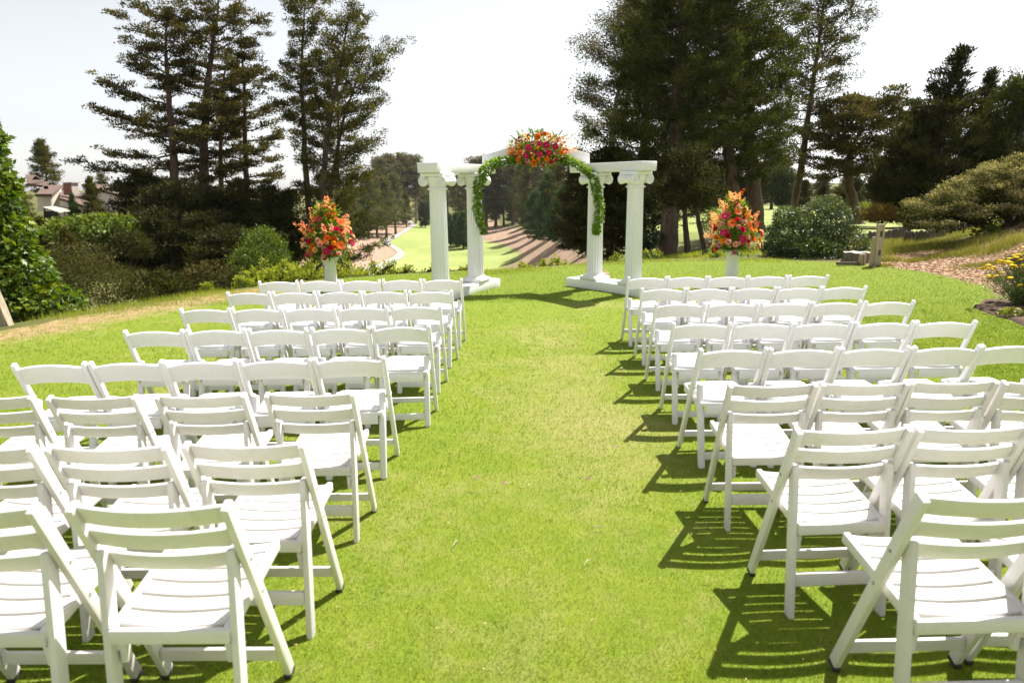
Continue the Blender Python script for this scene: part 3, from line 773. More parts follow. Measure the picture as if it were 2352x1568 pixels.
def leaves_on(parent, loc, pos, d, nrm, size, tone, tmpl, mat, parts=300, name='leaf', facing=None):
    """the nearest leaves become objects of their own, the rest one mass"""
    k = len(pos); Rm = frames(d, nrm)
    order = np.argsort(facing) if facing is not None else RNG.permutation(k)
    first, rest = order[:parts], order[parts:]
    if len(rest):
        me = scatter(name+'_mass', *tmpl, pos[rest]-np.array(loc), Rm[rest], size[rest], tone[rest])
        tag(mobj(name+'_mass', me, mat, parent), kind='stuff')
    bases = []
    for tv in np.linspace(.15, .95, 5):
        bases.append(scatter(name, *tmpl, np.zeros((1, 3)), np.eye(3)[None], np.ones(1), np.array([tv]))); bases[-1].materials.append(M[mat])
    for i in first:
        o = bpy.data.objects.new(name, bases[int(np.clip(tone[i]*5, 0, 4))]); link(o, parent)
        mw = Matrix(Rm[i].tolist()).to_4x4(); sc = size[i] if np.ndim(size[i]) else np.array([size[i]]*3)
        o.matrix_local = Matrix.Translation(Vector(pos[i])-Vector(loc)) @ mw @ Matrix.Diagonal((*sc, 1))
k = 2600
ii = RNG.integers(0, 1100, k); ang = RNG.uniform(0, 2*math.pi, k); rr = gwid[ii]*np.sqrt(RNG.uniform(.15, 1, k))
e1 = norm(np.cross(gdir[ii], np.array([0, 1., 0.]))); e2 = np.cross(gdir[ii], e1)
rad = e1*np.cos(ang)[:, None] + e2*np.sin(ang)[:, None]
pos = gpos[ii] + rad*rr[:, None]
dd = norm(gdir[ii]*.9 + rad*.9 + RNG.normal(0, .35, (k, 3)))
sz = RNG.uniform(.05, .082, k); sz = np.stack([sz*.55, sz, sz], -1)
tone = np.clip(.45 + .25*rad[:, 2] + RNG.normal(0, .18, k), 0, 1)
leaves_on(garl, gl, pos, dd, rad+RNG.normal(0, .3, (k, 3)), sz, tone, LEAF, 'garland_leaf', 300, 'leaf', facing=pos[:, 1]-rr)
mb = MB(); mb.tube([Vector(p_)-gl for p_ in gpos[::12]], .012, 6); mobj('strand', mb.mesh('strand', True), 'stem_green', garl)

# ------------------------------------------------------------------ flowers
def petals(dirs, nrm, pos, sc, tone, name, tmpl=LEAF):
    return scatter(name, *tmpl, pos, frames(dirs, nrm), sc, tone)
rf = np.random.default_rng(21)
def gerbera_mesh(mat, name):
    D_, N_, P_, S_, T_ = [], [], [], [], []
    for n, r0, L, el, w in ((20, .10, .92, .10, .30), (18, .10, .72, .30, .28), (14, .08, .42, .5, .22)):
        for k in range(n):
            a = 2*math.pi*(k+rf.uniform(-.2, .2))/n
            D_.append((math.cos(a)*math.cos(el), math.sin(a)*math.cos(el), math.sin(el))); N_.append((-math.cos(a)*math.sin(el), -math.sin(a)*math.sin(el), math.cos(el)))
            P_.append((math.cos(a)*r0, math.sin(a)*r0, .02)); l = L*rf.uniform(.9, 1.05); S_.append((w*1.2, l, .6)); T_.append(rf.uniform(.3, 1))
    me = petals(np.array(D_), np.array(N_), np.array(P_), np.array(S_), np.array(T_), name); me.materials.append(M[mat]); return me
def cup_mesh(mat, name, rings):
    D_, N_, P_, S_, T_ = [], [], [], [], []
    for n, r0, L, el, w in rings:
        o = rf.uniform(0, 6)
        for k in range(n):
            a = o+2*math.pi*(k+rf.uniform(-.15, .15))/n
            D_.append((math.cos(a)*math.cos(el), math.sin(a)*math.cos(el), math.sin(el))); N_.append((-math.cos(a)*math.sin(el), -math.sin(a)*math.sin(el), math.cos(el)))
            P_.append((math.cos(a)*r0, math.sin(a)*r0, -.15)); S_.append((w, L*rf.uniform(.9, 1.1), 1.6)); T_.append(rf.uniform(0, 1))
    WIDE = ([(0, 0, 0), (.42, .25, .10), (.50, .65, .10), (.25, .98, -.02), (-.25, .98, -.02), (-.50, .65, .10), (-.42, .25, .10), (0, .55, -.04)], [(7, 0, 1), (7, 1, 2), (7, 2, 3), (7, 3, 4), (7, 4, 5), (7, 5, 6), (7, 6, 0)])
    me = petals(np.array(D_), np.array(N_), np.array(P_), np.array(S_), np.array(T_), name, WIDE); me.materials.append(M[mat]); return me
ROSE = [(6, .12, .95, .45, .95), (5, .10, .85, .85, .85), (4, .06, .75, 1.15, .7), (3, .03, .68, 1.4, .5)]
CARN = [(9, .05, .95, .25, .6), (9, .05, .9, .6, .6), (8, .05, .85, .95, .55), (6, .04, .8, 1.3, .5)]
BUD = [(4, .08, .95, 1.05, .6), (3, .03, .95, 1.35, .5)]
def spike_mesh(mat, name):
    n = 46; t = np.sort(rf.uniform(0, 1, n)); a = rf.uniform(0, 6.28, n); r = .13*(1-t*.75)
    pos = np.stack([np.cos(a)*r, np.sin(a)*r, t*1.0], -1)
    d = np.stack([np.cos(a), np.sin(a), np.full(n, .35)], -1) + rf.normal(0, .3, (n, 3))
    sc = .26*(1-.6*t); me = petals(d, rf.normal(0, 1, (n, 3))+np.array([0, 0, 1]), pos, np.stack([sc*.8, sc, sc], -1), np.clip(.3+.5*rf.uniform(0, 1, n), 0, 1), name)
    me.materials.append(M[mat]); return me
FL = {}
for c in ('orange', 'magenta'): FL['gerbera_'+c] = gerbera_mesh('petal_'+c, 'gerbera')
for c in ('orange', 'amber', 'red', 'magenta', 'pink', 'lilac'): FL['rose_'+c] = cup_mesh('petal_'+c, 'rose', ROSE)
for c in ('pink', 'coral', 'white', 'peach'): FL['carnation_'+c] = cup_mesh('petal_'+c, 'carnation', CARN)
for c in ('red', 'pink', 'coral', 'amber', 'peach', 'white'): FL['bud_'+c] = cup_mesh('petal_'+c, 'bud', BUD)
for c in ('coral', 'orange', 'peach'): FL['snapdragon_'+c] = spike_mesh('petal_'+c, 'snapdragon')
mb = MB(); mb.lathe([(.20, .03), (.17, .09), (.08, .13), (.01, .14)], 12); EYE = mb.mesh('eye', True); EYE.materials.append(M['gerbera_eye'])
mb = MB(); mb.lathe([(.17, .03), (.14, .08), (.06, .11), (.01, .12)], 12); EYE2 = mb.mesh('eye', True); EYE2.materials.append(M['gerbera_eye_pale'])
def put_flower(parent, loc, kind, p_, d, size):
    nm = kind.split('_')[0]
    o = bpy.data.objects.new(nm, FL[kind]); link(o, parent)
    q = Vector(d).normalized().to_track_quat('Z', 'Y')
    o.matrix_local = Matrix.Translation(Vector(p_)-Vector(loc)) @ q.to_matrix().to_4x4() @ Matrix.Rotation(random.uniform(0, 6.28), 4, 'Z') @ Matrix.Diagonal((size, size, size, 1))
    if nm == 'gerbera': link(bpy.data.objects.new('flower_centre', EYE if 'orange' in kind else EYE2), o)
    return o
FILL = ['rose_orange', 'rose_amber', 'rose_red', 'rose_magenta', 'rose_magenta', 'rose_pink', 'rose_lilac', 'carnation_pink', 'carnation_pink', 'carnation_pink', 'carnation_white', 'carnation_peach', 'rose_red', 'carnation_pink',
        'bud_red', 'bud_pink', 'bud_coral', 'bud_amber', 'bud_peach', 'bud_white', 'bud_pink', 'bud_red']
def fern(parent, loc, p_, d, L, name='fern_frond', mat='fern_leaf'):
    n = 22; t = np.linspace(.05, 1, n); d = np.array(d, float)/np.linalg.norm(d)
    side = np.cross(d, [0, 0, 1.]); side = side/np.linalg.norm(side)
    up = np.cross(side, d)
    mid = np.array(p_)-np.array(loc) + d*(t*L)[:, None] - np.array([0, 0, 1.])*(.35*L*t**2)[:, None]
    P_ = np.concatenate([mid, mid]); D_ = np.concatenate([side+d*.6+0*mid, -side+d*.6+0*mid]) + rf.normal(0, .12, (2*n, 3))
    sl = L*.30*(1-t)**.7+.012; S_ = np.concatenate([sl, sl])
    me = scatter(name, *LEAF, P_, frames(D_, np.tile(up, (2*n, 1))), np.stack([S_*.30, S_, S_], -1), np.clip(rf.normal(.5, .2, 2*n), 0, 1))
    return mobj(name, me, mat, parent)
def leaf_mass(name, parent, loc, centers, spread, n, size, mat, ratio=.5, up=.3):
    ii = rf.integers(0, len(centers), n)
    c = np.array(centers)[ii]; off = rf.normal(0, 1, (n, 3)); off = norm(off)*(rf.uniform(0, 1, n)**.5)[:, None]*spread
    d = norm(off)+rf.normal(0, .5, (n, 3))+np.array([0, 0, up]); s = size*rf.uniform(.6, 1.3, n)
    me = scatter(name, *LEAF, c+off-np.array(loc), frames(d, norm(off)+rf.normal(0, .5, (n, 3))), np.stack([s*ratio, s, s], -1), np.clip(rf.normal(.45, .2, n), 0, 1))
    return tag(mobj(name, me, mat, parent), kind='stuff')

PROF = ([0, .08, .2, .4, .6, .8, 1.0], [.33, .44, .465, .44, .35, .18, .04])
def arrangement(name, label, px, Y, explicit, spikes, seed):
    random.seed(seed)
    rim = at(px[0], px[1], Y); sc = 1.0
    H = at(px[0], px[2], Y).z - rim.z
    e = empty(name, rim, label, 'flower arrangement', 'tall flower arrangements on pedestals')
    pts = []
    def put(p_, d, kind, size, rmin):
        for q, r_ in pts:
            if (q-p_).length < (rmin+r_)*.80: return False
        pts.append((p_, rmin)); put_flower(e, rim, kind, p_, d, size); return True
    for (u, v), kind, size in explicit:
        p_ = at(u, v, Y); h = (p_.z-rim.z)/H; rad = np.interp(h, *PROF); dx = p_.x-rim.x
        dy = math.sqrt(max(rad*rad-dx*dx, .01)); p_ = at(u, v, Y-dy); d = Vector((dx*1.2, -dy, .10+.3*h+random.uniform(-.1, .2)))
        if kind.startswith('gerbera'): size *= 1.22
        put(p_, d, kind, size*1.06, size)
    for (u, v), kind, L in spikes:
        p_ = at(u, v, Y-.1); b = Vector((rim.x, rim.y, rim.z+H*.25)); d = (p_-b)
        put_flower(e, rim, kind, p_-d.normalized()*L*.6, d, L); pts.append((p_, .06))
    tries = 0
    while tries < 2600 and len(pts) < 150:
        tries += 1
        h = random.random()**1.2; a = random.uniform(0, 2*math.pi); rad = float(np.interp(h, *PROF))*random.uniform(.80, 1.06)
        p_ = Vector((rim.x+rad*math.cos(a), rim.y+rad*math.sin(a)*.9, rim.z+h*H-.03))
        kind = random.choice(FILL); size = random.uniform(.040, .056) if not kind.startswith('bud') else random.uniform(.028, .040)
        d = Vector((math.cos(a), math.sin(a), .25+.7*h+random.uniform(-.3, .3)))
        put(p_, d, kind, size, size*.92)
    cs = []
    for i in range(60):
        h = i/60*.92; rad = float(np.interp(h, *PROF))*.72; a = i*2.4
        cs.append((rim.x+rad*.8*math.cos(a), rim.y+rad*.8*math.sin(a), rim.z+h*H)); cs.append((rim.x+rad*.3*math.cos(a+1), rim.y+rad*.3*math.sin(a+1), rim.z+h*H*.9))
    leaf_mass('greenery', e, rim, cs, .13, 1900, .085, 'garland_leaf', .42, .4)
    mb = MB()
    for q, r_ in pts[::2]: mb.tube([Vector((0, 0, -.05)), (q-rim)*.5+Vector((0, 0, .06)), (q-rim)*.93], .004, 5)
    mobj('stems', mb.mesh('stems', True), 'stem_green', e)
    for k in range(14):
        a = k/14*6.28+.2; fern(e, rim, (rim.x+.12*math.cos(a), rim.y+.12*math.sin(a), rim.z+.03), (math.cos(a), math.sin(a), .15), random.uniform(.25, .42))
    for k in range(16):
        a = k*2.4; h = random.uniform(.3, 1.0); rad = float(np.interp(h, *PROF))*.8
        d = Vector((math.cos(a)*.6, math.sin(a)*.6, .8)); q = Vector((rim.x+rad*math.cos(a), rim.y+rad*math.sin(a), rim.z+h*H))
        put_flower(e, rim, random.choice(['snapdragon_coral', 'snapdragon_peach', 'snapdragon_orange']), q, d, random.uniform(.12, .2))
    return e
def zl(x, y): return ((1180+x*.2231)/1.7415, (780+y*.2231)/1.7415)
def zr(x, y): return ((2800+x*.2359)/1.7415, (760+y*.2359)/1.7415)
def pedestal(name, label, u, vrim, Y, hrim):
    rim = at(u, vrim, Y); z0 = zs(rim.x, Y); Hh = rim.z-z0
    e = empty(name, (rim.x, Y, z0), label, 'pedestal', 'white fluted flower pedestals')
    bm = bmesh.new(); rings = []; n = 16*5
    for z, r, fl in ((.10, .112, 0), (.115, .112, 1), (Hh*.5, .106, 1), (Hh-.15, .100, 1), (Hh-.135, .102, 0)):
        rings.append([bm.verts.new(((r-.008*fl*math.sin(math.pi*((k % 5)/5)))*math.cos(2*math.pi*k/n), (r-.008*fl*math.sin(math.pi*((k % 5)/5)))*math.sin(2*math.pi*k/n), z)) for k in range(n)])
    for a, b in zip(rings, rings[1:]):
        for k in range(n): bm.faces.new((a[k], a[(k+1) % n], b[(k+1) % n], b[k]))
    mobj('shaft', bm_mesh('pedestal_shaft', bm, angle=35), 'pedestal_white', e)
    mb = MB(); mb.lathe([(.103, Hh-.137), (.116, Hh-.125), (.116, Hh-.11), (.108, Hh-.10), (.125, Hh-.07), (.155, Hh-.035), (.165, Hh-.015), (.160, Hh), (.13, Hh), (.12, Hh-.03), (.05, Hh-.05)], 36)
    mobj('bowl_rim', mb.mesh('pedestal_rim', angle=40), 'pedestal_white', e)
    mb = MB(); mb.lathe([(.16, -.005), (.16, .045), (.15, .06), (.135, .065), (.135, .085), (.12, .10)], 36)
    mobj('foot', mb.mesh('pedestal_foot', angle=40), 'pedestal_white', e)
pedestal('flower_pedestal', 'white fluted pedestal carrying flowers, left of the arch', 757, 590, 12.0, 0)
pedestal('flower_pedestal', 'white fluted pedestal carrying flowers, right of the arch', 1684, 574, 11.9, 0)
OG, MG = 'gerbera_orange', 'gerbera_magenta'
arrangement('pedestal_flowers', 'tall orange and pink flower arrangement left of the arch', (757, 588, 463), 12.0,
    [(zl(812, 905), OG, .074), (zl(275, 985), OG, .074), (zl(567, 1015), MG, .062), (zl(150, 870), MG, .072), (zl(440, 440), MG, .060), (zl(520, 450), OG, .062), (zl(450, 525), OG, .062), (zl(820, 490), OG, .068),
     (zl(575, 775), OG, .058), (zl(895, 585), MG, .055), (zl(1020, 850), MG, .058), (zl(745, 615), 'rose_magenta', .055), (zl(730, 690), 'rose_orange', .056), (zl(330, 635), 'rose_orange', .052), (zl(485, 760), 'rose_amber', .050),
     (zl(270, 830), 'rose_red', .060), (zl(450, 890), 'carnation_pink', .058), (zl(915, 870), 'carnation_pink', .052), (zl(790, 1050), 'carnation_pink', .050), (zl(310, 1070), 'rose_lilac', .052), (zl(695, 860), 'rose_amber', .042), (zl(740, 515), 'carnation_white', .050)],
    [(zl(565, 150), 'snapdragon_coral', .30), (zl(330, 330), 'snapdragon_coral', .28), (zl(690, 260), 'snapdragon_orange', .26), (zl(80, 560), 'snapdragon_coral', .28), (zl(190, 550), 'snapdragon_coral', .26), (zl(900, 440), 'snapdragon_coral', .26), (zl(820, 640), 'snapdragon_orange', .22), (zl(560, 600), 'snapdragon_peach', .24)], 5)
arrangement('pedestal_flowers', 'tall orange and pink flower arrangement right of the arch', (1684, 573, 452), 11.9,
    [(zr(540, 565), OG, .074), (zr(850, 620), OG, .070), (zr(1010, 865), OG, .074), (zr(405, 720), MG, .066), (zr(440, 440), MG, .072), (zr(770, 545), MG, .062), (zr(720, 830), MG, .066), (zr(725, 675), 'rose_magenta', .060), (zr(640, 380), OG, .058),
     (zr(810, 705), 'rose_orange', .060), (zr(650, 810), 'rose_amber', .062), (zr(640, 500), 'rose_red', .052), (zr(545, 425), 'rose_lilac', .055), (zr(265, 655), 'rose_red', .048), (zr(455, 775), 'carnation_pink', .056), (zr(815, 795), 'carnation_pink', .048),
     (zr(670, 900), 'carnation_pink', .054), (zr(480, 880), 'carnation_pink', .055), (zr(820, 945), 'carnation_pink', .052), (zr(330, 925), 'rose_lilac', .050), (zr(900, 840), 'rose_orange', .062), (zr(415, 860), 'rose_orange', .045), (zr(375, 870), 'rose_amber', .042), (zr(285, 805), 'rose_orange', .042), (zr(250, 715), 'carnation_pink', .048)],
    [(zr(580, 150), 'snapdragon_coral', .28), (zr(430, 290), 'snapdragon_peach', .30), (zr(255, 450), 'snapdragon_peach', .28), (zr(350, 220), 'snapdragon_peach', .2), (zr(800, 440), 'snapdragon_coral', .26), (zr(880, 480), 'snapdragon_coral', .28), (zr(230, 590), 'snapdragon_coral', .24), (zr(130, 780), 'snapdragon_coral', .2)], 9)

# swag of flowers on the pediment
random.seed(17)
SW = at(*zoomD(1150, 262), 12.32)
sw = empty('arch_flower_swag', SW, 'orange and magenta gerbera swag at the peak of the arch', 'flower arrangement')
pts = []
def sput(x, y, kind, size, bulge=None):
    rx, ry = (x-1150)/270, (y-262)/160
    dep = .24*math.sqrt(max(0, 1-rx*rx-ry*ry)) if bulge is None else bulge
    p_ = at(*zoomD(x, y), 12.32-dep)
    for q, r_ in pts:
        if (q-p_).length < (size+r_)*.78: return
    pts.append((p_, size)); put_flower(sw, SW, kind, p_, Vector((rx*.7, -1, -ry*.5+random.uniform(-.15, .2))), size)
for x, y, s_ in ((1063, 250, .064), (1222, 225, .068), (1303, 238, .068), (1160, 305, .056), (1245, 295, .060), (1288, 318, .060), (1192, 345, .060), (1038, 322, .058), (1160, 215, .05)): sput(x, y, MG, s_*1.12)
for x, y, s_ in ((1022, 215, .082), (1283, 186, .074), (1107, 270, .066), (1172, 258, .066), (1110, 385, .072), (1145, 150, .070), (1207, 124, .052), (985, 298, .058), (1140, 345, .055), (1225, 350, .055), (1355, 290, .055), (905, 303, .055), (970, 355, .055)): sput(x, y, OG, s_*1.05)
for t_ in range(520):
    a = random.uniform(0, 6.28); r_ = math.sqrt(random.random()); x, y = 1150+265*r_*math.cos(a), 262+155*r_*math.sin(a)
    if y > 330 and x < 960: continue
    k_ = random.choice(['bud_pink', 'bud_coral', 'rose_lilac', 'carnation_pink', 'bud_peach', 'rose_magenta', 'rose_amber', 'bud_red', 'bud_pink', 'rose_red']); sput(x, y, k_, random.uniform(.022, .036))
for x, y, dx, dz, L in ((1380, 190, .8, .15, .30), (1430, 265, 1, -.12, .32), (1340, 170, .6, .4, .22), (890, 250, -1, .1, .26), (925, 270, -.9, .0, .24), (1030, 140, -.3, .8, .20), (1260, 130, .3, .8, .2), (900, 290, -1, -.1, .2)):
    q = at(*zoomD(x, y), 12.2); d = Vector((dx, -.1, dz)).normalized(); put_flower(sw, SW, random.choice(['snapdragon_coral', 'snapdragon_peach']), q-d*L*.6, d, L)
cs = [at(*zoomD(1150+230*math.cos(i*2.4)*math.sqrt(i/70), 270+125*math.sin(i*2.4)*math.sqrt(i/70)), 12.34-.08*(i % 2)) for i in range(70)]
leaf_mass('greenery', sw, SW, cs, .13, 1500, .075, 'garland_leaf', .42, .2)
for x, y, dx, dz, L in ((960, 190, -.6, .7, .30), (985, 160, -.3, .9, .28), (1330, 150, .4, .8, .28), (1360, 170, .7, .7, .30), (1180, 125, .1, 1, .2), (900, 350, -.9, -.3, .25), (1010, 380, -.3, -.9, .22), (1090, 130, -.1, 1, .2), (930, 210, -.8, .4, .26)):
    fern(sw, SW, at(*zoomD(x, y), 12.25), (dx, -.15, dz), L*.7)

# paper bag behind the right inner column
bp = at(1390, 637, 12.62); mb = MB(); b0 = Vector((1.70, 12.55, zs(1.70, 12.55)))
for s in (-1, 1):
    pass
mb.grid(lambda a, b: Vector(((a-.5)*.20, -.05+.03*b, b*.22)), 6, 5, lambda a, b: Vector(((a-.5)*.20, .05-.03*b, b*.22)))
mb.bevel(.003, 1, 50)
bag = empty('paper_bag', b0, 'small pinkish paper bag on the grass behind right inner column', 'bag', rz=.3)
mobj('bag_body', mb.mesh('bag_body', angle=40), 'paper_bag', bag)
mb = MB(); mb.tube([Vector((.05*math.cos(t_), -.022, .215+.05*math.sin(t_))) for t_ in np.linspace(0, math.pi, 9)], .004, 6); mobj('handle', mb.mesh('bag_handle', True), 'paper_bag', bag)

# ------------------------------------------------------------------ trees
def tubes_np(paths, n=6):
    """paths: list of (pts (k,3), radii (k)) -> V, F"""
    V, Fc, off = [], [], 0
    an = np.arange(n)*2*np.pi/n
    for P_, r_ in paths:
        k = len(P_); d = norm(np.gradient(P_, axis=0))
        a = np.where(np.abs(d[:, 2:3]) < .9, np.array([[0, 0, 1.]]), np.array([[1., 0, 0]]))
        x = norm(np.cross(d, a)); y = np.cross(d, x)
        ring = P_[:, None, :] + r_[:, None, None]*(x[:, None, :]*np.cos(an)[None, :, None] + y[:, None, :]*np.sin(an)[None, :, None])
        V.append(ring.reshape(-1, 3))
        i = np.arange(k-1)[:, None]*n + np.arange(n)[None]; j = np.arange(k-1)[:, None]*n + (np.arange(n)[None]+1) % n
        Fc.append(np.stack([i, j, j+n, i+n], -1).reshape(-1, 4)+off); off += k*n
    return np.concatenate(V), np.concatenate(Fc)
def wobble(P_, amp, rg):
    k = len(P_); w = rg.normal(0, amp, (k, 3)); w[0] = 0
    return P_ + w
def grow(trunk, r0, rg, Rm, t0, prof, nb, elev=(-.05, .5), sag=.12, lift=.1, cr=.8, flat=.4, leaf=(.30, .09), nleaf=34, step=.9, subs=4, up=.4, asym=(0, 0), spiky=0.0, dead=0, tone0=.45, gap=0.0):
    """trunk: (k,3) path. returns trunk V,F and leaf arrays"""
    trunk = np.asarray(trunk, float); seg = np.concatenate([[0], np.cumsum(np.linalg.norm(np.diff(trunk, axis=0), axis=1))]); T = seg/seg[-1]; H = seg[-1]
    tt_ = np.linspace(0, 1, 26)
    TP = np.stack([np.interp(tt_, T, trunk[:, k]) for k in range(3)], -1)
    for _ in range(2): TP[1:-1] = (TP[:-2]+2*TP[1:-1]+TP[2:])/4
    TP[1:-1] += rg.normal(0, .03*r0/.4, (24, 3))
    tr = r0*((1-tt_)**.8*.93+.05); tr[0] *= 1.45; tr[1] *= 1.12
    paths = [(TP, tr)]; centers = []; outs = []
    az = rg.uniform(0, 6.28)
    px_, py_ = zip(*prof)
    for i in range(nb):
        t = t0+(1-t0)*((i+rg.uniform(0, 1))/nb)**.92
        if rg.uniform() < gap*.5: continue
        az += 2.399+rg.normal(0, .35)
        P0 = np.array([np.interp(t, tt_, TP[:, k]) for k in range(3)])
        L = Rm*np.interp(t, px_, py_)*rg.uniform(.62, 1.15)*(1+asym[0]*math.cos(az-asym[1]))
        if L < .25: L = .25
        e = elev[0]+(elev[1]-elev[0])*(t-t0)/(1-t0+1e-6) + rg.normal(0, .10)
        s = np.linspace(0, 1, 6)
        hor = np.array([math.cos(az), math.sin(az), 0])
        P_ = P0 + hor*(L*math.cos(e)*s)[:, None] + np.array([0, 0, 1.])*(L*(math.sin(e)*s - sag*s**2 + (lift+sag)*s**4))[:, None]
        P_ = wobble(P_, .025*L, rg)
        rb = min(.5*np.interp(t, tt_, tr), .012*L+.025)
        paths.append((P_, rb*(1-.85*s)))
        fs = .30 if L > 1.5 else 0.1
        m_ = max(2, int(L*(1-fs)/step))
        for sj in np.linspace(fs, 1, m_):
            if rg.uniform() < gap: continue
            centers.append(np.array([np.interp(sj, s, P_[:, k]) for k in range(3)])); outs.append(hor)
        for q in range(subs if L > 1.2 else 1):
            sj = rg.uniform(.28, .95); a2 = az + rg.choice([-1, 1])*rg.uniform(.5, 1.15); l2 = L*rg.uniform(.28, .48)*(1.15-.5*sj)
            B0 = np.array([np.interp(sj, s, P_[:, k]) for k in range(3)]); h2 = np.array([math.cos(a2), math.sin(a2), rg.uniform(-.05, .35)+.3*spiky])
            S_ = B0 + h2*(l2*np.linspace(0, 1, 4))[:, None]; S_ = wobble(S_, .03*l2, rg)
            paths.append((S_, rb*.45*np.linspace(1, .25, 4)))
            if rg.uniform() < gap: continue
            for w in np.linspace(.35, 1, max(2, int(l2/step)+1)): centers.append(B0+h2*l2*w); outs.append(h2)
    for q in range(dead):                                       # bare grey snags under the crown
        t = rg.uniform(max(.1, t0-.25), t0+.3); a = rg.uniform(0, 6.28); P0 = np.array([np.interp(t, tt_, TP[:, k]) for k in range(3)]); L = rg.uniform(.2, .55)*Rm
        s = np.linspace(0, 1, 5); P_ = P0 + np.array([math.cos(a), math.sin(a), rg.uniform(-.3, .3)])*(L*s)[:, None]; P_ = wobble(P_, .05*L, rg); paths.append((P_, .035*(1-.8*s)))
        for j in range(3):
            a2 = a+rg.normal(0, .8); B0 = P_[rg.integers(1, 4)]; paths.append((B0+np.array([math.cos(a2), math.sin(a2), rg.uniform(-.2, .5)])*(L*.4*np.linspace(0, 1, 3))[:, None], np.array([.018, .012, .005])))
    C_ = np.array(centers); O_ = np.array(outs)
    n = len(C_)*nleaf; ii = np.repeat(np.arange(len(C_)), nleaf)
    crs = (cr*rg.uniform(.65, 1.25, len(C_)))[ii]
    g = rg.normal(0, 1, (n, 3)); g = norm(g)*(rg.uniform(0, 1, n)**.45)[:, None]
    off = g*crs[:, None]*np.array([1, 1, flat])
    pos = C_[ii]+off
    d = g*.8 + O_[ii]*(.35+spiky) + np.array([0, 0, up+spiky*.6]) + rg.normal(0, .35, (n, 3))
    l = leaf[0]*rg.uniform(.6, 1.3, n); sc = np.stack([leaf[1]*rg.uniform(.7, 1.3, n), l, l], -1)
    tone = np.clip(tone0 + (rg.normal(0, .16, len(C_)))[ii] + rg.normal(0, .12, n), 0, 1)
    V, Fc = tubes_np(paths)
    return V, Fc, pos, frames(d, rg.normal(0, 1, (n, 3))+np.array([0, 0, .6])), sc, tone
def make_tree(name, label, pix, Y, r0, seed, leafm, bark, cat='tree', group=None, depth_j=.0, **kw):
    """pix: trunk pixels from base to top, standing Y metres away"""
    rg = np.random.default_rng(seed)
    P_ = np.array([at(u, v, Y+depth_j*i) for i, (u, v) in enumerate(pix)])
    x0, y0 = P_[0][0], P_[0][1]; z0 = zs(x0, y0)
    P_ = np.concatenate([[[x0, y0, z0-.4]], P_[P_[:, 2] > z0+.3]])
    loc = np.array([x0, y0, z0])
    V, Fc, pos, Rm, sc, tone = grow(P_-loc, r0, rg, **kw)
    e = empty(name, loc, label, cat, group)
    mobj('trunk', np_mesh(name+'_trunk', V, Fc, smooth=True), bark, e)
    mobj('crown', scatter(name+'_crown', *BLADE, pos, Rm, sc, tone), leafm, e)
    return e
CYP = [(0, .5), (.25, .7), (.4, 1), (.55, .92), (.7, .72), (.82, .55), (.92, .40), (1, .18)]
FULL = [(0, .75), (.15, 1), (.4, .95), (.65, .7), (.85, .42), (1, .1)]
DOME = [(0, .4), (.3, .7), (.55, 1), (.8, .85), (1, .35)]
CYPK = dict(elev=(.0, .5), sag=.10, lift=.14, cr=.58, flat=.36, leaf=(.19, .12), step=.62, subs=6, nleaf=42)
PINK = dict(elev=(.0, .7), sag=.08, lift=.2, cr=.50, flat=.72, leaf=(.19, .09), step=.66, subs=6, nleaf=42, up=.5)
LG = 'tall dark conifers standing left beyond the ravine'
make_tree('cypress_tree', 'leftmost tall layered cypress with long bare trunk beyond the ravine', [(425, 660), (412, 520), (405, 440), (393, 300), (385, 180), (378, 90), (386, 28)], 62, .52, 11, 'cypress_leaf', 'bark', group=LG,
          Rm=6.0, t0=.30, prof=[(0, .5), (.3, .75), (.45, 1), (.6, .92), (.72, .6), (.85, .75), (1, .25)], nb=46, asym=(.25, 3.1), dead=16, gap=.15, **CYPK)
make_tree('cypress_tree', 'tallest dense cypress in middle of the left conifer group', [(455, 670), (465, 540), (470, 430), (468, 330), (472, 240), (480, 150), (495, 60), (508, -18)], 65, .62, 12, 'cypress_leaf', 'bark', group=LG,
          Rm=5.2, t0=.26, prof=[(0, .6), (.3, .8), (.5, 1), (.7, 1), (.85, .85), (.95, .5), (1, .2)], nb=60, dead=14, gap=.12, **CYPK)
make_tree('cypress_tree', 'broad layered cypress at right side of the left conifer group', [(590, 660), (570, 500), (565, 400), (562, 280), (560, 180), (553, 70)], 67, .42, 13, 'cypress_leaf', 'bark', group=LG,
          Rm=4.3, t0=.22, prof=[(0, .6), (.25, .9), (.5, 1), (.7, .72), (.85, .4), (1, .12)], nb=50, asym=(.15, 0), dead=10, gap=.13, **CYPK)
make_tree('cypress_tree', 'slim cypress half hidden between two larger left conifers', [(515, 660), (510, 450), (506, 330), (512, 200), (528, 90)], 71, .36, 14, 'cypress_leaf', 'bark', group=LG,
          Rm=3.4, t0=.3, prof=CYP, nb=34, gap=.2, **CYPK)
UND = dict(elev=(-.1, .6), sag=.15, lift=.1, cr=.70, flat=.45, leaf=(.22, .14), step=.75, subs=5, nleaf=27, tone0=.42)
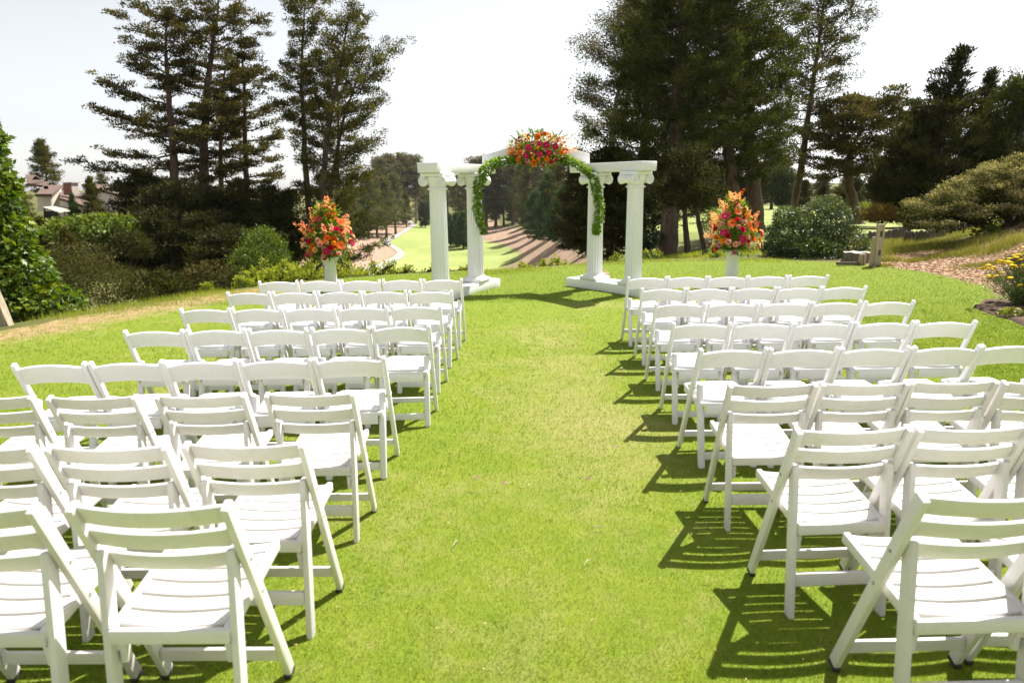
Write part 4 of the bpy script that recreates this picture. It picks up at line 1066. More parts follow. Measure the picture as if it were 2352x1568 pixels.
for i, (u, vt, Y, Rm, lb) in enumerate(((325, 395, 58, 3.6, 'dark bushy cypress at left foot of the left conifers'), (400, 430, 55, 4.0, 'dark bushy cypress below the leftmost tall conifer'), (475, 440, 54, 4.2, 'dark bushy cypress in middle below the left conifers'),
                                         (548, 425, 55, 4.0, 'dark bushy cypress below the broad layered cypress'), (618, 430, 57, 3.6, 'dark bushy cypress near the green ivy mound'), (668, 440, 66, 3.0, 'dark bushy cypress just left of the tall pine trunks'),
                                         (360, 490, 50, 3.2, 'low dark cypress spreading over the ivy hedge end'), (455, 500, 50, 2.6, 'low dark cypress above the shaded grassy bank'), (520, 530, 47, 3.4, 'low dark cypress deep in the ravine shade'))):
    make_tree('bushy_cypress', lb, [(u, 690), (u+3, (690+vt)/2), (u, vt)], Y, .3, 30+i, 'cypress_dark', 'bark_dark', group='dark understory cypresses in the ravine', Rm=Rm, t0=.06, prof=FULL, nb=58, **UND)
PG = 'tall pines left of the arch'
make_tree('pine_tree', 'tall straight pine with high tufted top left of the arch', [(722, 650), (712, 520), (703, 400), (697, 280), (692, 180), (694, 90), (702, -8)], 60, .42, 41, 'pine_leaf', 'bark', group=PG,
          Rm=2.3, t0=.58, prof=[(.6, .5), (.68, 1), (.78, .85), (.86, .4), (.93, 1.1), (1, .6)], nb=44, dead=8, gap=.05, **PINK)
make_tree('pine_tree', 'broad-crowned pine leaning right, just left of the arch', [(735, 650), (730, 560), (742, 420), (752, 300), (768, 220), (788, 130), (800, 38)], 59, .48, 42, 'pine_leaf', 'bark', group=PG,
          Rm=3.9, t0=.40, prof=[(.4, .4), (.5, .8), (.65, 1), (.8, .9), (.92, .6), (1, .25)], nb=58, asym=(.22, 0), dead=10, gap=.14, **PINK)
make_tree('pine_tree', 'pine with curving trunk on right side of the left pine pair', [(748, 650), (757, 480), (772, 350), (795, 250), (825, 170), (838, 120)], 61, .36, 43, 'pine_leaf', 'bark', group=PG,
          Rm=3.9, t0=.40, prof=[(.4, .5), (.55, .9), (.7, 1), (.9, .8), (1, .3)], nb=40, asym=(.3, 0), dead=6, gap=.2, **PINK)
make_tree('pine_tree', 'thin dark pine rising between the two main left pines', [(768, 640), (775, 420), (778, 250), (768, 105)], 67, .28, 44, 'pine_leaf', 'bark_dark', group=PG, Rm=2.3, t0=.48, prof=DOME, nb=30, gap=.15, **PINK)
make_tree('bushy_pine', 'low bushy pine behind the left pedestal flowers', [(775, 640), (778, 540), (772, 440)], 66, .25, 45, 'pine_green', 'bark_dark', Rm=4.2, t0=.12, prof=DOME, nb=46, **PINK)
RGp = 'big dark trees right of the arch'
PIN2 = dict(PINK); PIN2.update(cr=.46, leaf=(.17, .085), step=.54, nleaf=42)
make_tree('pine_tree', 'massive dark pine with thick forked trunk right of the arch', [(1528, 598), (1540, 520), (1548, 420), (1552, 300), (1560, 150), (1572, -90)], 42, .62, 51, 'pine_green', 'bark', group=RGp,
          Rm=4.1, t0=.30, prof=[(.3, .6), (.4, .95), (.6, 1), (.8, .9), (1, .6)], nb=84, dead=8, **PIN2)
make_tree('pine_tree', 'tall dark pine with forked upper trunk behind right pedestal flowers', [(1692, 560), (1682, 420), (1670, 310), (1662, 200), (1655, 80), (1650, -100)], 45, .50, 52, 'pine_green', 'bark', group=RGp,
          Rm=4.6, t0=.24, prof=[(.24, .5), (.4, .9), (.6, 1), (.8, .95), (1, .7)], nb=88, dead=8, **PIN2)
make_tree('pine_tree', 'thick-trunked pine directly behind the right pedestal flowers', [(1738, 540), (1733, 440), (1724, 330), (1720, 200), (1712, 50)], 49, .62, 53, 'pine_green', 'bark', group=RGp,
          Rm=3.8, t0=.30, prof=DOME, nb=60, **PIN2)
make_tree('pine_tree', 'dense pine crown filling the space left of the massive pine', [(1478, 600), (1470, 480), (1478, 340), (1490, 180), (1500, 40)], 50, .45, 54, 'pine_green', 'bark_dark', group=RGp,
          Rm=4.0, t0=.16, prof=[(.16, .9), (.35, 1), (.6, .85), (.85, .6), (1, .2)], nb=74, **PIN2)
make_tree('eucalyptus_tree', 'airy pale eucalyptus leaning left of the massive dark pine', [(1415, 600), (1405, 480), (1400, 380), (1405, 280), (1425, 190), (1450, 100), (1478, 10)], 60, .40, 55, 'euc_leaf', 'bark_pale',
          Rm=4.4, t0=.42, prof=DOME, nb=52, elev=(.2, .9), sag=.15, lift=.05, cr=.85, flat=.7, leaf=(.20, .10), step=.7, subs=6, nleaf=46, up=-.1, gap=.10)
make_tree('cypress_tree', 'dark cypress with dangling lower boughs behind right inner column', [(1402, 600), (1398, 520), (1395, 430), (1388, 350)], 47, .36, 56, 'cypress_dark', 'bark_dark', group=RGp, Rm=3.2, t0=.18, prof=FULL, nb=56, **UND)
make_tree('pine_tree', 'slim straight trunk pine right of the thick forked trunk', [(1582, 606), (1575, 530), (1570, 440), (1572, 350)], 36, .20, 57, 'cypress_dark', 'bark_dark', group=RGp, Rm=1.7, t0=.5, prof=DOME, nb=26, dead=8, gap=.2, **PIN2)
make_tree('pine_tree', 'slim leaning trunk pine beside the right pedestal flowers', [(1625, 606), (1607, 520), (1592, 440), (1586, 360)], 33, .17, 58, 'cypress_dark', 'bark_dark', group=RGp, Rm=1.6, t0=.55, prof=DOME, nb=24, dead=8, gap=.2, **PIN2)
make_tree('pine_tree', 'tall thin pine leaning right above the glossy bush', [(1818, 500), (1832, 430), (1848, 330), (1862, 230), (1876, 130), (1890, 20), (1902, -70)], 58, .34, 59, 'pine_leaf', 'bark', group=RGp,
          Rm=4.1, t0=.30, prof=[(.3, .5), (.45, .9), (.6, .8), (.75, 1), (1, .5)], nb=62, gap=.18, dead=14, **PINK)
make_tree('cypress_tree', 'flat-topped cypress with thick bare twisted trunk', [(1972, 524), (1952, 440), (1945, 385), (1958, 335), (1982, 295), (1992, 240)], 55, .52, 60, 'cypress_leaf', 'bark', group=RGp,
          Rm=3.9, t0=.42, prof=[(.4, .9), (.55, .9), (.75, 1), (.92, .7), (1, .3)], nb=50, gap=.06, dead=8, **CYPK)
SPK = dict(elev=(.25, 1.0), sag=.0, lift=.25, cr=.42, flat=.6, leaf=(.20, .085), step=.55, subs=7, nleaf=34, up=.6, spiky=.8)
make_tree('cypress_tree', 'dark spiky cypress rising highest at the right', [(2130, 510), (2138, 400), (2152, 300), (2178, 200), (2218, 118)], 45, .45, 61, 'cypress_dark', 'bark_dark', group=RGp, Rm=4.0, t0=.05, prof=[(0, .95), (.3, .9), (.5, .62), (.7, .34), (.85, .2), (1, .06)], nb=96, gap=.12, **SPK)
make_tree('cypress_tree', 'second spiky cypress behind the cream flowering tree', [(2248, 500), (2252, 330), (2278, 170)], 47, .38, 62, 'cypress_dark', 'bark_dark', group=RGp, Rm=2.9, t0=.05, prof=[(0, 1), (.35, .75), (.6, .42), (.8, .22), (1, .06)], nb=70, **SPK)
make_tree('cypress_tree', 'lower spiky cypress at left foot of the highest right cypress', [(2088, 500), (2090, 400), (2105, 285)], 46, .3, 63, 'cypress_dark', 'bark_dark', group=RGp, Rm=2.9, t0=.05, prof=FULL, nb=56, **SPK)
make_tree('pine_tree', 'dense olive pine cut by the right picture edge', [(2350, 500), (2342, 330), (2348, 190)], 44, .4, 64, 'pine_green', 'bark_dark', group=RGp, Rm=3.0, t0=.08, prof=[(0, 1), (.5, 1), (.85, .6), (1, .2)], nb=64, **PIN2)
# middle distance
make_tree('spruce_tree', 'tall bluish green conifer seen through the arch', [(1262, 556), (1262, 480), (1262, 398)], 245, .7, 71, 'spruce_leaf', 'bark_dark', Rm=6.2, t0=.03, prof=FULL, nb=90, elev=(-.1, .5), cr=1.2, flat=.5, leaf=(.6, .22), step=1.2, subs=5, nleaf=24)
make_tree('spruce_tree', 'bluish green conifer right of the tallest one under the arch', [(1300, 566), (1300, 490), (1300, 428)], 200, .6, 72, 'spruce_leaf', 'bark_dark', Rm=5.2, t0=.03, prof=FULL, nb=80, elev=(-.1, .5), cr=1.2, flat=.5, leaf=(.6, .22), step=1.2, subs=5, nleaf=24)
make_tree('spruce_tree', 'smaller bluish green conifer left of the tallest under the arch', [(1232, 552), (1232, 490), (1232, 438)], 285, .6, 73, 'spruce_leaf', 'bark_dark', Rm=5.4, t0=.03, prof=FULL, nb=70, elev=(-.1, .5), cr=1.2, flat=.5, leaf=(.6, .22), step=1.2, subs=5, nleaf=24)
make_tree('cypress_tree', 'broad dark cypress behind right inner column on the dirt slope', [(1338, 588), (1338, 480), (1330, 372)], 100, .5, 74, 'cypress_dark', 'bark_dark', Rm=3.6, t0=.08, prof=FULL, nb=80, elev=(-.1, .6), cr=.8, flat=.45, leaf=(.35, .16), step=.8, subs=6, nleaf=26)

# far trees: a few kinds, copied
def proto(name, seed, H, Rm, t0, prof, nb, leafm, bark, **kw):
    rg = np.random.default_rng(seed)
    V, Fc, pos, Rmat, sc, tone = grow(np.array([[0, 0, -.5], [.02*H, 0, H*.5], [0, .01*H, H]]), .025*H, rg, Rm=Rm, t0=t0, prof=prof, nb=nb, **kw)
    a = np_mesh(name+'_trunk', V, Fc, smooth=True); b = scatter(name+'_crown', *BLADE, pos, Rmat, sc, tone)
    a.materials.append(M[bark]); b.materials.append(M[leafm]); return a, b, H
FK = dict(cr=1.5, leaf=(.75, .26), step=1.5, subs=5, nleaf=20)
KIND = {'pine': proto('far_pine', 81, 25, 5.5, .22, [(.2, .7), (.4, 1), (.7, .7), (1, .2)], 50, 'grey_leaf', 'bark', elev=(0, .6), flat=.6, gap=.1, **FK),
        'pine2': proto('far_pine2', 82, 25, 6.0, .15, FULL, 56, 'pine_leaf', 'bark', elev=(0, .6), flat=.55, **FK),
        'eucalyptus': proto('far_euc', 83, 30, 7.5, .42, DOME, 56, 'euc_leaf', 'bark_pale', elev=(.25, .9), flat=.6, gap=.08, **FK),
        'cypress': proto('far_cyp', 84, 20, 6.0, .06, FULL, 60, 'cypress_dark', 'bark_dark', elev=(0, .7), flat=.4, **FK),
        'cypress2': proto('far_cyp2', 85, 22, 7.0, .28, DOME, 54, 'cypress_leaf', 'bark', elev=(0, .5), flat=.4, gap=.08, **FK),
        'roundtree': proto('far_round', 86, 12, 5.0, .12, DOME, 60, 'shrub_leaf', 'bark_dark', elev=(.1, .9), flat=.8, cr=1.1, leaf=(.5, .25), step=1.2, subs=5, nleaf=22),
        'smallcone': proto('small_cone', 87, 9, 2.6, .10, [(0, .8), (.15, 1), (.5, .8), (.8, .45), (1, .1)], 60, 'spruce_leaf', 'bark_dark', elev=(.1, .8), flat=.7, cr=.7, leaf=(.4, .15), step=.8, subs=4, nleaf=22)}
random.seed(5)
def far_tree(kind, u, vt, Y, label, wide=1.0, group=None, name=None):
    a, b, H = KIND[kind]
    x = (u-1176)/1576*Y; z0 = zs(x, Y)
    h = at(u, vt, Y).z - z0; s = h/H
    e = empty(name or ('eucalyptus_tree' if kind == 'eucalyptus' else 'pine_tree' if 'pine' in kind else 'cypress_tree' if 'cyp' in kind else 'conifer_tree' if kind == 'smallcone' else 'round_tree'), (x, Y, z0), label, 'tree', group, random.uniform(0, 6.28))
    e.scale = (s*wide, s*wide, s)
    mobj('trunk', a, None, e); mobj('crown', b, None, e)
FW1, FW2, FW3 = 'far trees left of the fairway', 'far trees right of the fairway', 'backdrop trees behind the right lawn'
ORD2 = ORD + ['ninth', 'tenth', 'eleventh', 'twelfth', 'thirteenth', 'fourteenth', 'fifteenth', 'sixteenth', 'seventeenth', 'eighteenth', 'nineteenth', 'twentieth', 'twenty-first', 'twenty-second']
kw_ = {'pine': 'grey-green pine', 'pine2': 'olive pine', 'eucalyptus': 'pale eucalyptus', 'cypress': 'dark cypress', 'cypress2': 'layered cypress', 'roundtree': 'round leafy tree'}
L1 = [('pine', 815, 420, 300, 1.0), ('cypress', 838, 440, 345, .9), ('pine', 852, 398, 335, .95), ('pine2', 872, 410, 350, .9), ('eucalyptus', 884, 372, 430, 1.0), ('pine', 893, 408, 360, .9), ('eucalyptus', 905, 366, 440, 1.1), ('pine', 915, 400, 380, .9),
      ('eucalyptus', 935, 364, 450, 1.1), ('pine2', 940, 440, 420, .9), ('eucalyptus', 962, 368, 455, 1.1), ('roundtree', 982, 470, 430, .9), ('pine2', 975, 410, 520, 1.0), ('cypress', 995, 420, 560, 1.2)]
for i, (k_, u, vt, Y, w) in enumerate(L1): far_tree(k_, u, vt, Y, '%s, %s from left in far wood left of the fairway' % (kw_[k_], ORD2[i]), w, FW1)
L2 = [('cypress', 1012, 420, 600, 1.2), ('cypress2', 1035, 412, 560, 1.2), ('pine', 1058, 405, 520, 1.2), ('pine2', 1080, 395, 480, 1.1), ('eucalyptus', 1100, 372, 460, 1.1), ('pine2', 1120, 360, 430, 1.1), ('pine', 1142, 372, 430, 1.1), ('cypress2', 1160, 385, 430, 1.0),
      ('pine', 1182, 362, 420, 1.0), ('pine', 1205, 372, 400, 1.0), ('pine2', 1228, 360, 350, 1.0), ('eucalyptus', 1250, 352, 320, .9), ('pine', 1278, 372, 260, .9), ('cypress2', 1305, 366, 215, .9), ('pine2', 1330, 345, 180, .9), ('cypress', 1180, 455, 430, 1.1), ('cypress', 1208, 470, 370, 1.1), ('cypress', 1140, 470, 470, 1.0)]
for i, (k_, u, vt, Y, w) in enumerate(L2): far_tree(k_, u, vt, Y, '%s, %s from left in far wood seen through the arch' % (kw_[k_], ORD2[i]), w, FW2)
for i, (u, vt, Y) in enumerate(((1038, 496, 330), (1052, 492, 322), (1068, 490, 312))):
    far_tree('smallcone', u, vt, Y, ['left', 'middle', 'right'][i]+' one of three small conifers on the fairway', 1.05, 'small conifers on the fairway')
L3 = [('cypress', 1355, 400, 85, 1.1), ('cypress', 1440, 400, 80, 1.2), ('pine2', 1500, 360, 85, 1.2), ('cypress2', 1590, 330, 125, 1.2), ('cypress', 1640, 400, 128, 1.3), ('cypress', 1700, 410, 130, 1.3), ('cypress2', 1765, 345, 128, 1.2), ('roundtree', 1790, 400, 125, 1.2), ('cypress', 1835, 415, 120, 1.3), ('cypress', 1880, 425, 78, 1.0), ('cypress2', 1915, 430, 85, .9), ('cypress', 1925, 440, 70, 1.0),
      ('cypress', 1950, 412, 112, 1.3), ('cypress', 2000, 400, 95, 1.3), ('roundtree', 2045, 405, 100, 1.3), ('cypress', 2080, 412, 85, 1.2), ('cypress', 2160, 405, 75, 1.3), ('cypress', 2235, 375, 70, 1.2), ('pine2', 2300, 330, 65, 1.0), ('cypress', 2390, 330, 62, 1.2), ('pine2', 2310, 330, 52, .9)]
for i in range(13):
    u = 1545+i*66; far_tree('cypress', u, [392, 405, 385, 398, 410, 400, 388][i % 7], 165+(i % 3)*12, 'distant dark tree, %s from left in the belt closing the right horizon' % ORD2[i], 1.35, 'distant tree belt on the right horizon')
for i, (k_, u, vt, Y, w) in enumerate(L3): far_tree(k_, u, vt, Y, '%s, %s from left in wood behind the right lawn' % (kw_[k_], ORD2[i]), w, FW3)
# left hillside by the house
far_tree('pine2', 140, 322, 105, 'lone olive pine rising behind the brown-roofed house', 1.0)
far_tree('cypress', 42, 352, 88, 'dark spiky cypress left of the brown-roofed house', .8)
far_tree('eucalyptus', 263, 402, 190, 'small distant pale tree behind the right roof', 1.2)
far_tree('cypress', 300, 415, 120, 'dark cypress just right of the house roof', 1.1)
far_tree('pine2', 237, 408, 66, 'small dark pine standing in front of the house', .72)
far_tree('smallcone', 192, 448, 74, 'tiny conifer in the patio planting', .6)
far_tree('pine2', 60, 405, 60, 'olive scrub pine left of the patio cover', 1.1)
far_tree('pine2', 110, 500, 48, 'dark scrub pine below the patio cover', 1.2)
far_tree('pine2', 20, 470, 42, 'dark scrub pine behind the ivy mound', 1.2)
far_tree('pine2', 165, 525, 44, 'dark scrub pine left of the ivy hedge', 1.1)

# ------------------------------------------------------------------ shrubs
def shrub(name, label, lumps, n, size, mat, seed, cat='shrub', group=None, tmpl=LEAF, ratio=.5, shell=.72, base=None, stems=None, stem_mat='bark_dark', up=.35, parts=0, rough=.25, tone0=.45, tone_up=.12):
    """lumps: (centre, rx, ry, rz); leaves fill their outer shells"""
    rg = np.random.default_rng(seed)
    c = np.array([l[0] for l in lumps], float); r = np.array([l[1:] for l in lumps], float)
    if base is None:
        x, y = c[:, 0].mean(), c[:, 1].mean(); base = (x, y, zs(x, y))
    w = (r.prod(1))**.67; ii = rg.choice(len(lumps), n, p=w/w.sum())
    g = norm(rg.normal(0, 1, (n, 3)))
    rad = shell+(1.06-shell)*rg.uniform(0, 1, n)
    ph = c[ii].sum(1); bumps = 1 + rough*np.sin(g[:, 0]*7+ph)*np.sin(g[:, 1]*6+ph*2)*np.sin(g[:, 2]*8+ph*3) + rough*.5*np.sin(g[:, 0]*17+ph)*np.sin(g[:, 2]*19)
    pos = c[ii] + g*r[ii]*(rad*bumps)[:, None]
    keep = pos[:, 2] > zfun(pos[:, 0], pos[:, 1]) + .02
    pos, g = pos[keep], g[keep]; k = len(pos)
    d = g*.8 + np.array([0, 0, up]) + rg.normal(0, .55, (k, 3)); nr_ = g + rg.normal(0, .45, (k, 3)) + np.array([0, 0, .4])
    s = size*rg.uniform(.6, 1.35, k); sc = np.stack([s*ratio, s, s], -1)
    tone = np.clip(tone0 + tone_up*g[:, 2] + .15*np.sin(pos[:, 0]*9/max(size*10, .5))*np.sin(pos[:, 2]*8/max(size*10, .5)) + rg.normal(0, .2, k), 0, 1)  # leaves turned upward get a lighter tone: sunlit tops painted into the colour
    e = empty(name, base, label, cat, group)
    if parts:
        leaves_on(e, base, pos, d, nr_, sc, tone, tmpl, mat, parts, 'leaf', facing=pos[:, 1]+.6*np.abs(pos[:, 0]+6.8))
    else:
        tag(mobj('foliage', scatter('foliage', *tmpl, pos-np.array(base), frames(d, nr_), sc, tone), mat, e), kind='stuff')
    paths = []
    b = np.array(base, float)
    if stems is None:
        for q in range(len(lumps)):
            t_ = np.linspace(0, 1, 5); P_ = b*(1-t_)[:, None] + c[q]*t_[:, None]; P_ = wobble(P_, .05*np.linalg.norm(c[q]-b), rg); paths.append((P_-b, np.linspace(.05, .015, 5)*max(1, r[q].mean())))
    else:
        for pts_, ra, rb in stems: P_ = np.array(pts_, float); paths.append((P_-b, np.linspace(ra, rb, len(P_))))
    V, Fc = tubes_np(paths, 7); mobj('stem', np_mesh('stem', V, Fc, smooth=True), stem_mat, e)
    return e
def lump(u, v, Y, ru, rv, ry=None):
    p_ = at(u, v, Y); k_ = Y/1600
    return (tuple(p_), ru*k_, (ry if ry else ru*k_), rv*k_)
# ivy mound at the left edge
ivy = [lump(-20, 690, 10.8, 150, 62, .9), lump(-45, 620, 10.8, 130, 75, .85), lump(-65, 540, 10.8, 118, 80, .8), lump(-85, 450, 10.8, 105, 85, .7), lump(-90, 380, 10.8, 85, 75, .6), lump(-70, 325, 10.8, 62, 55, .5), lump(120, 695, 10.9, 60, 36, .5), lump(65, 640, 10.9, 48, 44, .45), lump(25, 570, 10.9, 42, 42, .4), lump(0, 490, 10.9, 36, 40, .4), lump(-15, 420, 10.9, 36, 40, .4)]
shrub('ivy_mound', 'large glossy ivy mound at the left picture edge', ivy, 11500, .090, 'ivy_leaf', 91, 'ivy', tmpl=IVY, ratio=.85, shell=.86, parts=300, up=-.1, rough=.12)
e_ = at(17, 742, 9.35)
mb = MB(); mb.bar(Vector((0, 0, -.1)), Vector((-.22, -.06, 1.0)), .15, .11); bmesh.ops.subdivide_edges(mb.bm, edges=mb.bm.edges[:], cuts=4, use_grid_fill=True)
for v_ in mb.bm.verts: v_.co += Vector((random.uniform(-.006, .006), random.uniform(-.006, .006), 0))
o = mobj('wooden_post', mb.mesh('wooden_post', angle=35), 'old_wood', None, (e_.x, 9.35, zs(e_.x, 9.35))); tag(o, 'weathered wooden post leaning left in front of the ivy', 'post')
# small bushes on the bank
shrub('bank_shrub', 'small dull-leaved shrub right of the ivy on the lawn bank', [lump(290, 690, 13.0, 65, 45), lump(340, 710, 12.6, 45, 30), lump(250, 665, 13.6, 45, 40)], 2600, .055, 'olive_leaf', 92)
shrub('grey_shrub', 'twiggy brownish shrub right of the ivy mound top', [lump(225, 650, 16, 50, 50), lump(180, 630, 17, 45, 55)], 2200, .06, 'olive_leaf', 93, tone0=.45)
shrub('ivy_hedge', 'glossy ivy-covered hedge mound below the house', [lump(170, 530, 47, 50, 26, 2.0), lump(225, 525, 47, 55, 30, 2.0), lump(275, 530, 48, 45, 32, 2.0), lump(140, 525, 49, 30, 22, 1.5)], 6500, .24, 'hedge_leaf', 94, 'hedge', ratio=.75, shell=.85, up=0)
shrub('ivy_mound', 'rounded bright green creeper mound under the left conifers', [lump(610, 590, 42, 52, 62, 1.6), lump(570, 615, 41, 40, 45, 1.4), lump(640, 625, 42, 34, 40, 1.2), lump(605, 550, 43, 30, 28, 1.0)], 9000, .15, 'hedge_leaf', 95, 'creeper', shell=.8, tone0=.32)
for i, (u, v, Y, ru, rv, lb) in enumerate(((300, 560, 46, 40, 30, 'dark scrub under the ivy hedge end'), (180, 600, 36, 70, 45, 'olive scrub bush low on the ravine bank'), (360, 655, 26, 60, 30, 'dark low scrub in the ravine near the lawn edge'), (110, 640, 30, 60, 45, 'shaded scrub bush behind the ivy mound'), (480, 640, 36, 60, 40, 'dark scrub at the foot of the conifers'), (560, 655, 30, 55, 30, 'dark scrub below the bright creeper mound'))):
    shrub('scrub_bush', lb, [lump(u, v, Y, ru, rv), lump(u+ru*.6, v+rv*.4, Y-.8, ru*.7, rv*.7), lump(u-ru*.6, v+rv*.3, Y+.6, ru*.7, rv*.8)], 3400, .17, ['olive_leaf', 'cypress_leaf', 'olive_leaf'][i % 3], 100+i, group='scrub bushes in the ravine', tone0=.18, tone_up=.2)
# brambles along the far edge of the lawn
random.seed(11)
for i, (u, v, Y, ru, rv) in enumerate(((585, 645, 13.6, 40, 22), (640, 630, 14.0, 45, 26), (700, 628, 14.3, 45, 26), (800, 632, 14.6, 45, 24), (860, 632, 14.8, 42, 22), (915, 634, 15.0, 40, 20), (965, 636, 15.1, 34, 16), (1045, 634, 15.2, 30, 14))):
    shrub('bramble_bush', 'yellow-green bramble clump, %s from left along the lawn edge' % ORD[i], [lump(u, v+4, Y, ru, rv), lump(u+ru*.5, v+6, Y+.3, ru*.6, rv*.9), lump(u-ru*.5, v+8, Y-.2, ru*.6, rv*.7)] + [lump(u+random.uniform(-ru, ru), v-rv*random.uniform(.6, 1.2), Y, 7, 9) for _ in range(4)],
          1900, .06, 'bramble_leaf', 120+i, 'bramble', 'brambles along the far lawn edge', ratio=.6, shell=.4, rough=.4)
for i, (u, v, Y) in enumerate(((1210, 617, 15.9), (1255, 612, 16.0), (1290, 606, 16.3), (1640, 590, 17.2), (560, 655, 13.0), (480, 668, 12.4), (1420, 598, 16.8), (1500, 592, 17.0))):
    shrub('weed_plant', 'leafy weed sprouting over the lawn edge, %s of its kind from left' % ORD[[2, 3, 4, 7, 1, 0, 5, 6][i]], [lump(u+random.uniform(-16, 16), v-random.uniform(-4, 14), Y, 9, 7) for _ in range(6)], 300, .055, 'bramble_leaf', 140+i, 'weed', 'weeds sprouting along the lawn edge', ratio=.55, shell=.2, stem_mat='stem_green')
# right side
shrub('glossy_bush', 'large dark glossy bush with small pale blossoms right of the arch', [lump(1830, 545, 17.5, 62, 55, .8), lump(1895, 520, 17.6, 55, 62, .8), lump(1930, 560, 17.3, 55, 42, .7), lump(1800, 570, 17.2, 40, 32, .6), lump(1865, 575, 17.0, 75, 32, .8), lump(1905, 480, 17.7, 26, 24, .4), lump(1810, 500, 17.7, 30, 24, .4)], 30000, .062, 'shrub_leaf', 161, ratio=.55, shell=.8, rough=.2, tone0=.48, tone_up=.32)  # upper leaves much lighter: sunlight on the bush put into leaf tone
shrub('lime_shrub', 'small lime green feathery tree between the trunks and the right flowers', [lump(1640, 495, 38, 28, 20, .7), lump(1660, 510, 38, 22, 20, .6), lump(1625, 520, 38, 22, 18, .6), lump(1690, 505, 38, 16, 16, .5)], 3600, .12, 'lime_leaf', 162, 'tree', ratio=.3, shell=.3)
shrub('dark_shrub', 'dark low shrub between right outer column and thick trunk', [lump(1490, 555, 40, 26, 16, .8), lump(1475, 568, 40, 20, 14, .7), lump(1510, 545, 41, 16, 12, .6)], 3000, .14, 'shrub_leaf', 163, tone0=.2, shell=.5)
shrub('rust_tree', 'small round rust-red tree on the far right lawn', [lump(2022, 490, 42, 34, 20, .9), lump(2000, 495, 42, 20, 14, .7), lump(2048, 494, 42, 20, 15, .7)], 5200, .13, 'rust_leaf', 164, 'tree', base=tuple(at(2026, 525, 42)), shell=.6)
shrub('rust_tree', 'small rusty shrub behind the twisted trunk', [lump(1918, 492, 50, 16, 14, .7), lump(1935, 488, 50, 12, 12, .6)], 1400, .14, 'rust_leaf', 165, 'tree', shell=.6)
shrub('lime_shrub', 'far pale lime shrub under the spiky cypresses', [lump(1985, 480, 62, 16, 14, .8), lump(1970, 486, 62, 12, 10, .7)], 1500, .2, 'lime_leaf', 166, shell=.6)
cl = []
_cp = np.array([(2062, 490), (2085, 465), (2130, 448), (2165, 428), (2210, 405), (2250, 385), (2300, 366), (2352, 352), (2480, 345), (2500, 520), (2380, 500), (2300, 490), (2255, 512), (2200, 520), (2150, 528), (2105, 538), (2075, 520)], float)
while len(cl) < 210:
    u_, v_ = random.uniform(2060, 2490), random.uniform(350, 535)
    if poly_sd(np.array([u_]), np.array([v_]), _cp)[0] < -4: cl.append((u_, v_, random.uniform(12, 24), random.uniform(7, 13)))
tb = at(2318, 556, 17.2); tb = (tb.x, 17.2, zs(tb.x, 17.2))
stems = [([tb, at(2290, 530, 17.2), at(2250, 515, 17.3), at(2200, 500, 17.3), at(2150, 490, 17.4)], .14, .03), ([tb, at(2315, 500, 17.2), at(2330, 450, 17.2), at(2340, 400, 17.2)], .12, .03), ([tb, at(2340, 500, 17.0), at(2390, 450, 17.0)], .10, .03), ([at(2315, 505, 17.2), at(2280, 470, 17.3), at(2240, 440, 17.4)], .07, .02), ([at(2270, 520, 17.3), at(2230, 480, 17.2), at(2180, 460, 17.2)], .06, .02)]
cream = shrub('cream_flowering_tree', 'low spreading tree covered in cream blossom at right edge', [lump(u, v, 17.2+random.uniform(-1.1, 1.1), ru, rv, .30) for u, v, ru, rv in cl], 52000, .050, 'cream_blossom', 167, 'tree', base=tb, stems=stems, shell=.35, rough=.3, tone0=.43, tone_up=.42, ratio=.6, up=.5)  # cream blossom on top; light from above also put into the tone
rg = np.random.default_rng(168); ins = [lump(u_, v_, 17.3, 46, 26, .8) for u_, v_ in ((2120, 498), (2165, 480), (2205, 465), (2245, 448), (2290, 425), (2335, 405), (2390, 400), (2440, 420), (2180, 505), (2240, 490), (2300, 465), (2360, 450), (2420, 470))]
k = 9000; ii = rg.integers(0, len(ins), k); c_ = np.array([l[0] for l in ins])[ii]; r_ = np.array([l[1:] for l in ins])[ii]; g = norm(rg.normal(0, 1, (k, 3)))*(rg.uniform(0, 1, k)**.4)[:, None]
pos = c_+g*r_; sz = rg.uniform(.06, .11, k)
tag(mobj('inner_foliage', scatter('inner_foliage', *LEAF, pos-np.array(tb), frames(g+rg.normal(0, .5, (k, 3)), rg.normal(0, 1, (k, 3))), np.stack([sz*.55, sz, sz], -1), np.clip(rg.normal(.3, .15, k), 0, 1)), 'olive_leaf', cream), kind='stuff')
shrub('garden_shrub', 'broad-leaved green shrub below the cream flowering tree', [lump(2270, 540, 16.6, 30, 22, .5), lump(2330, 520, 17.6, 40, 34, .7), lump(2375, 510, 17.8, 40, 40, .7)], 2600, .09, 'hedge_leaf', 168, tone0=.3, shell=.5, ratio=.6)

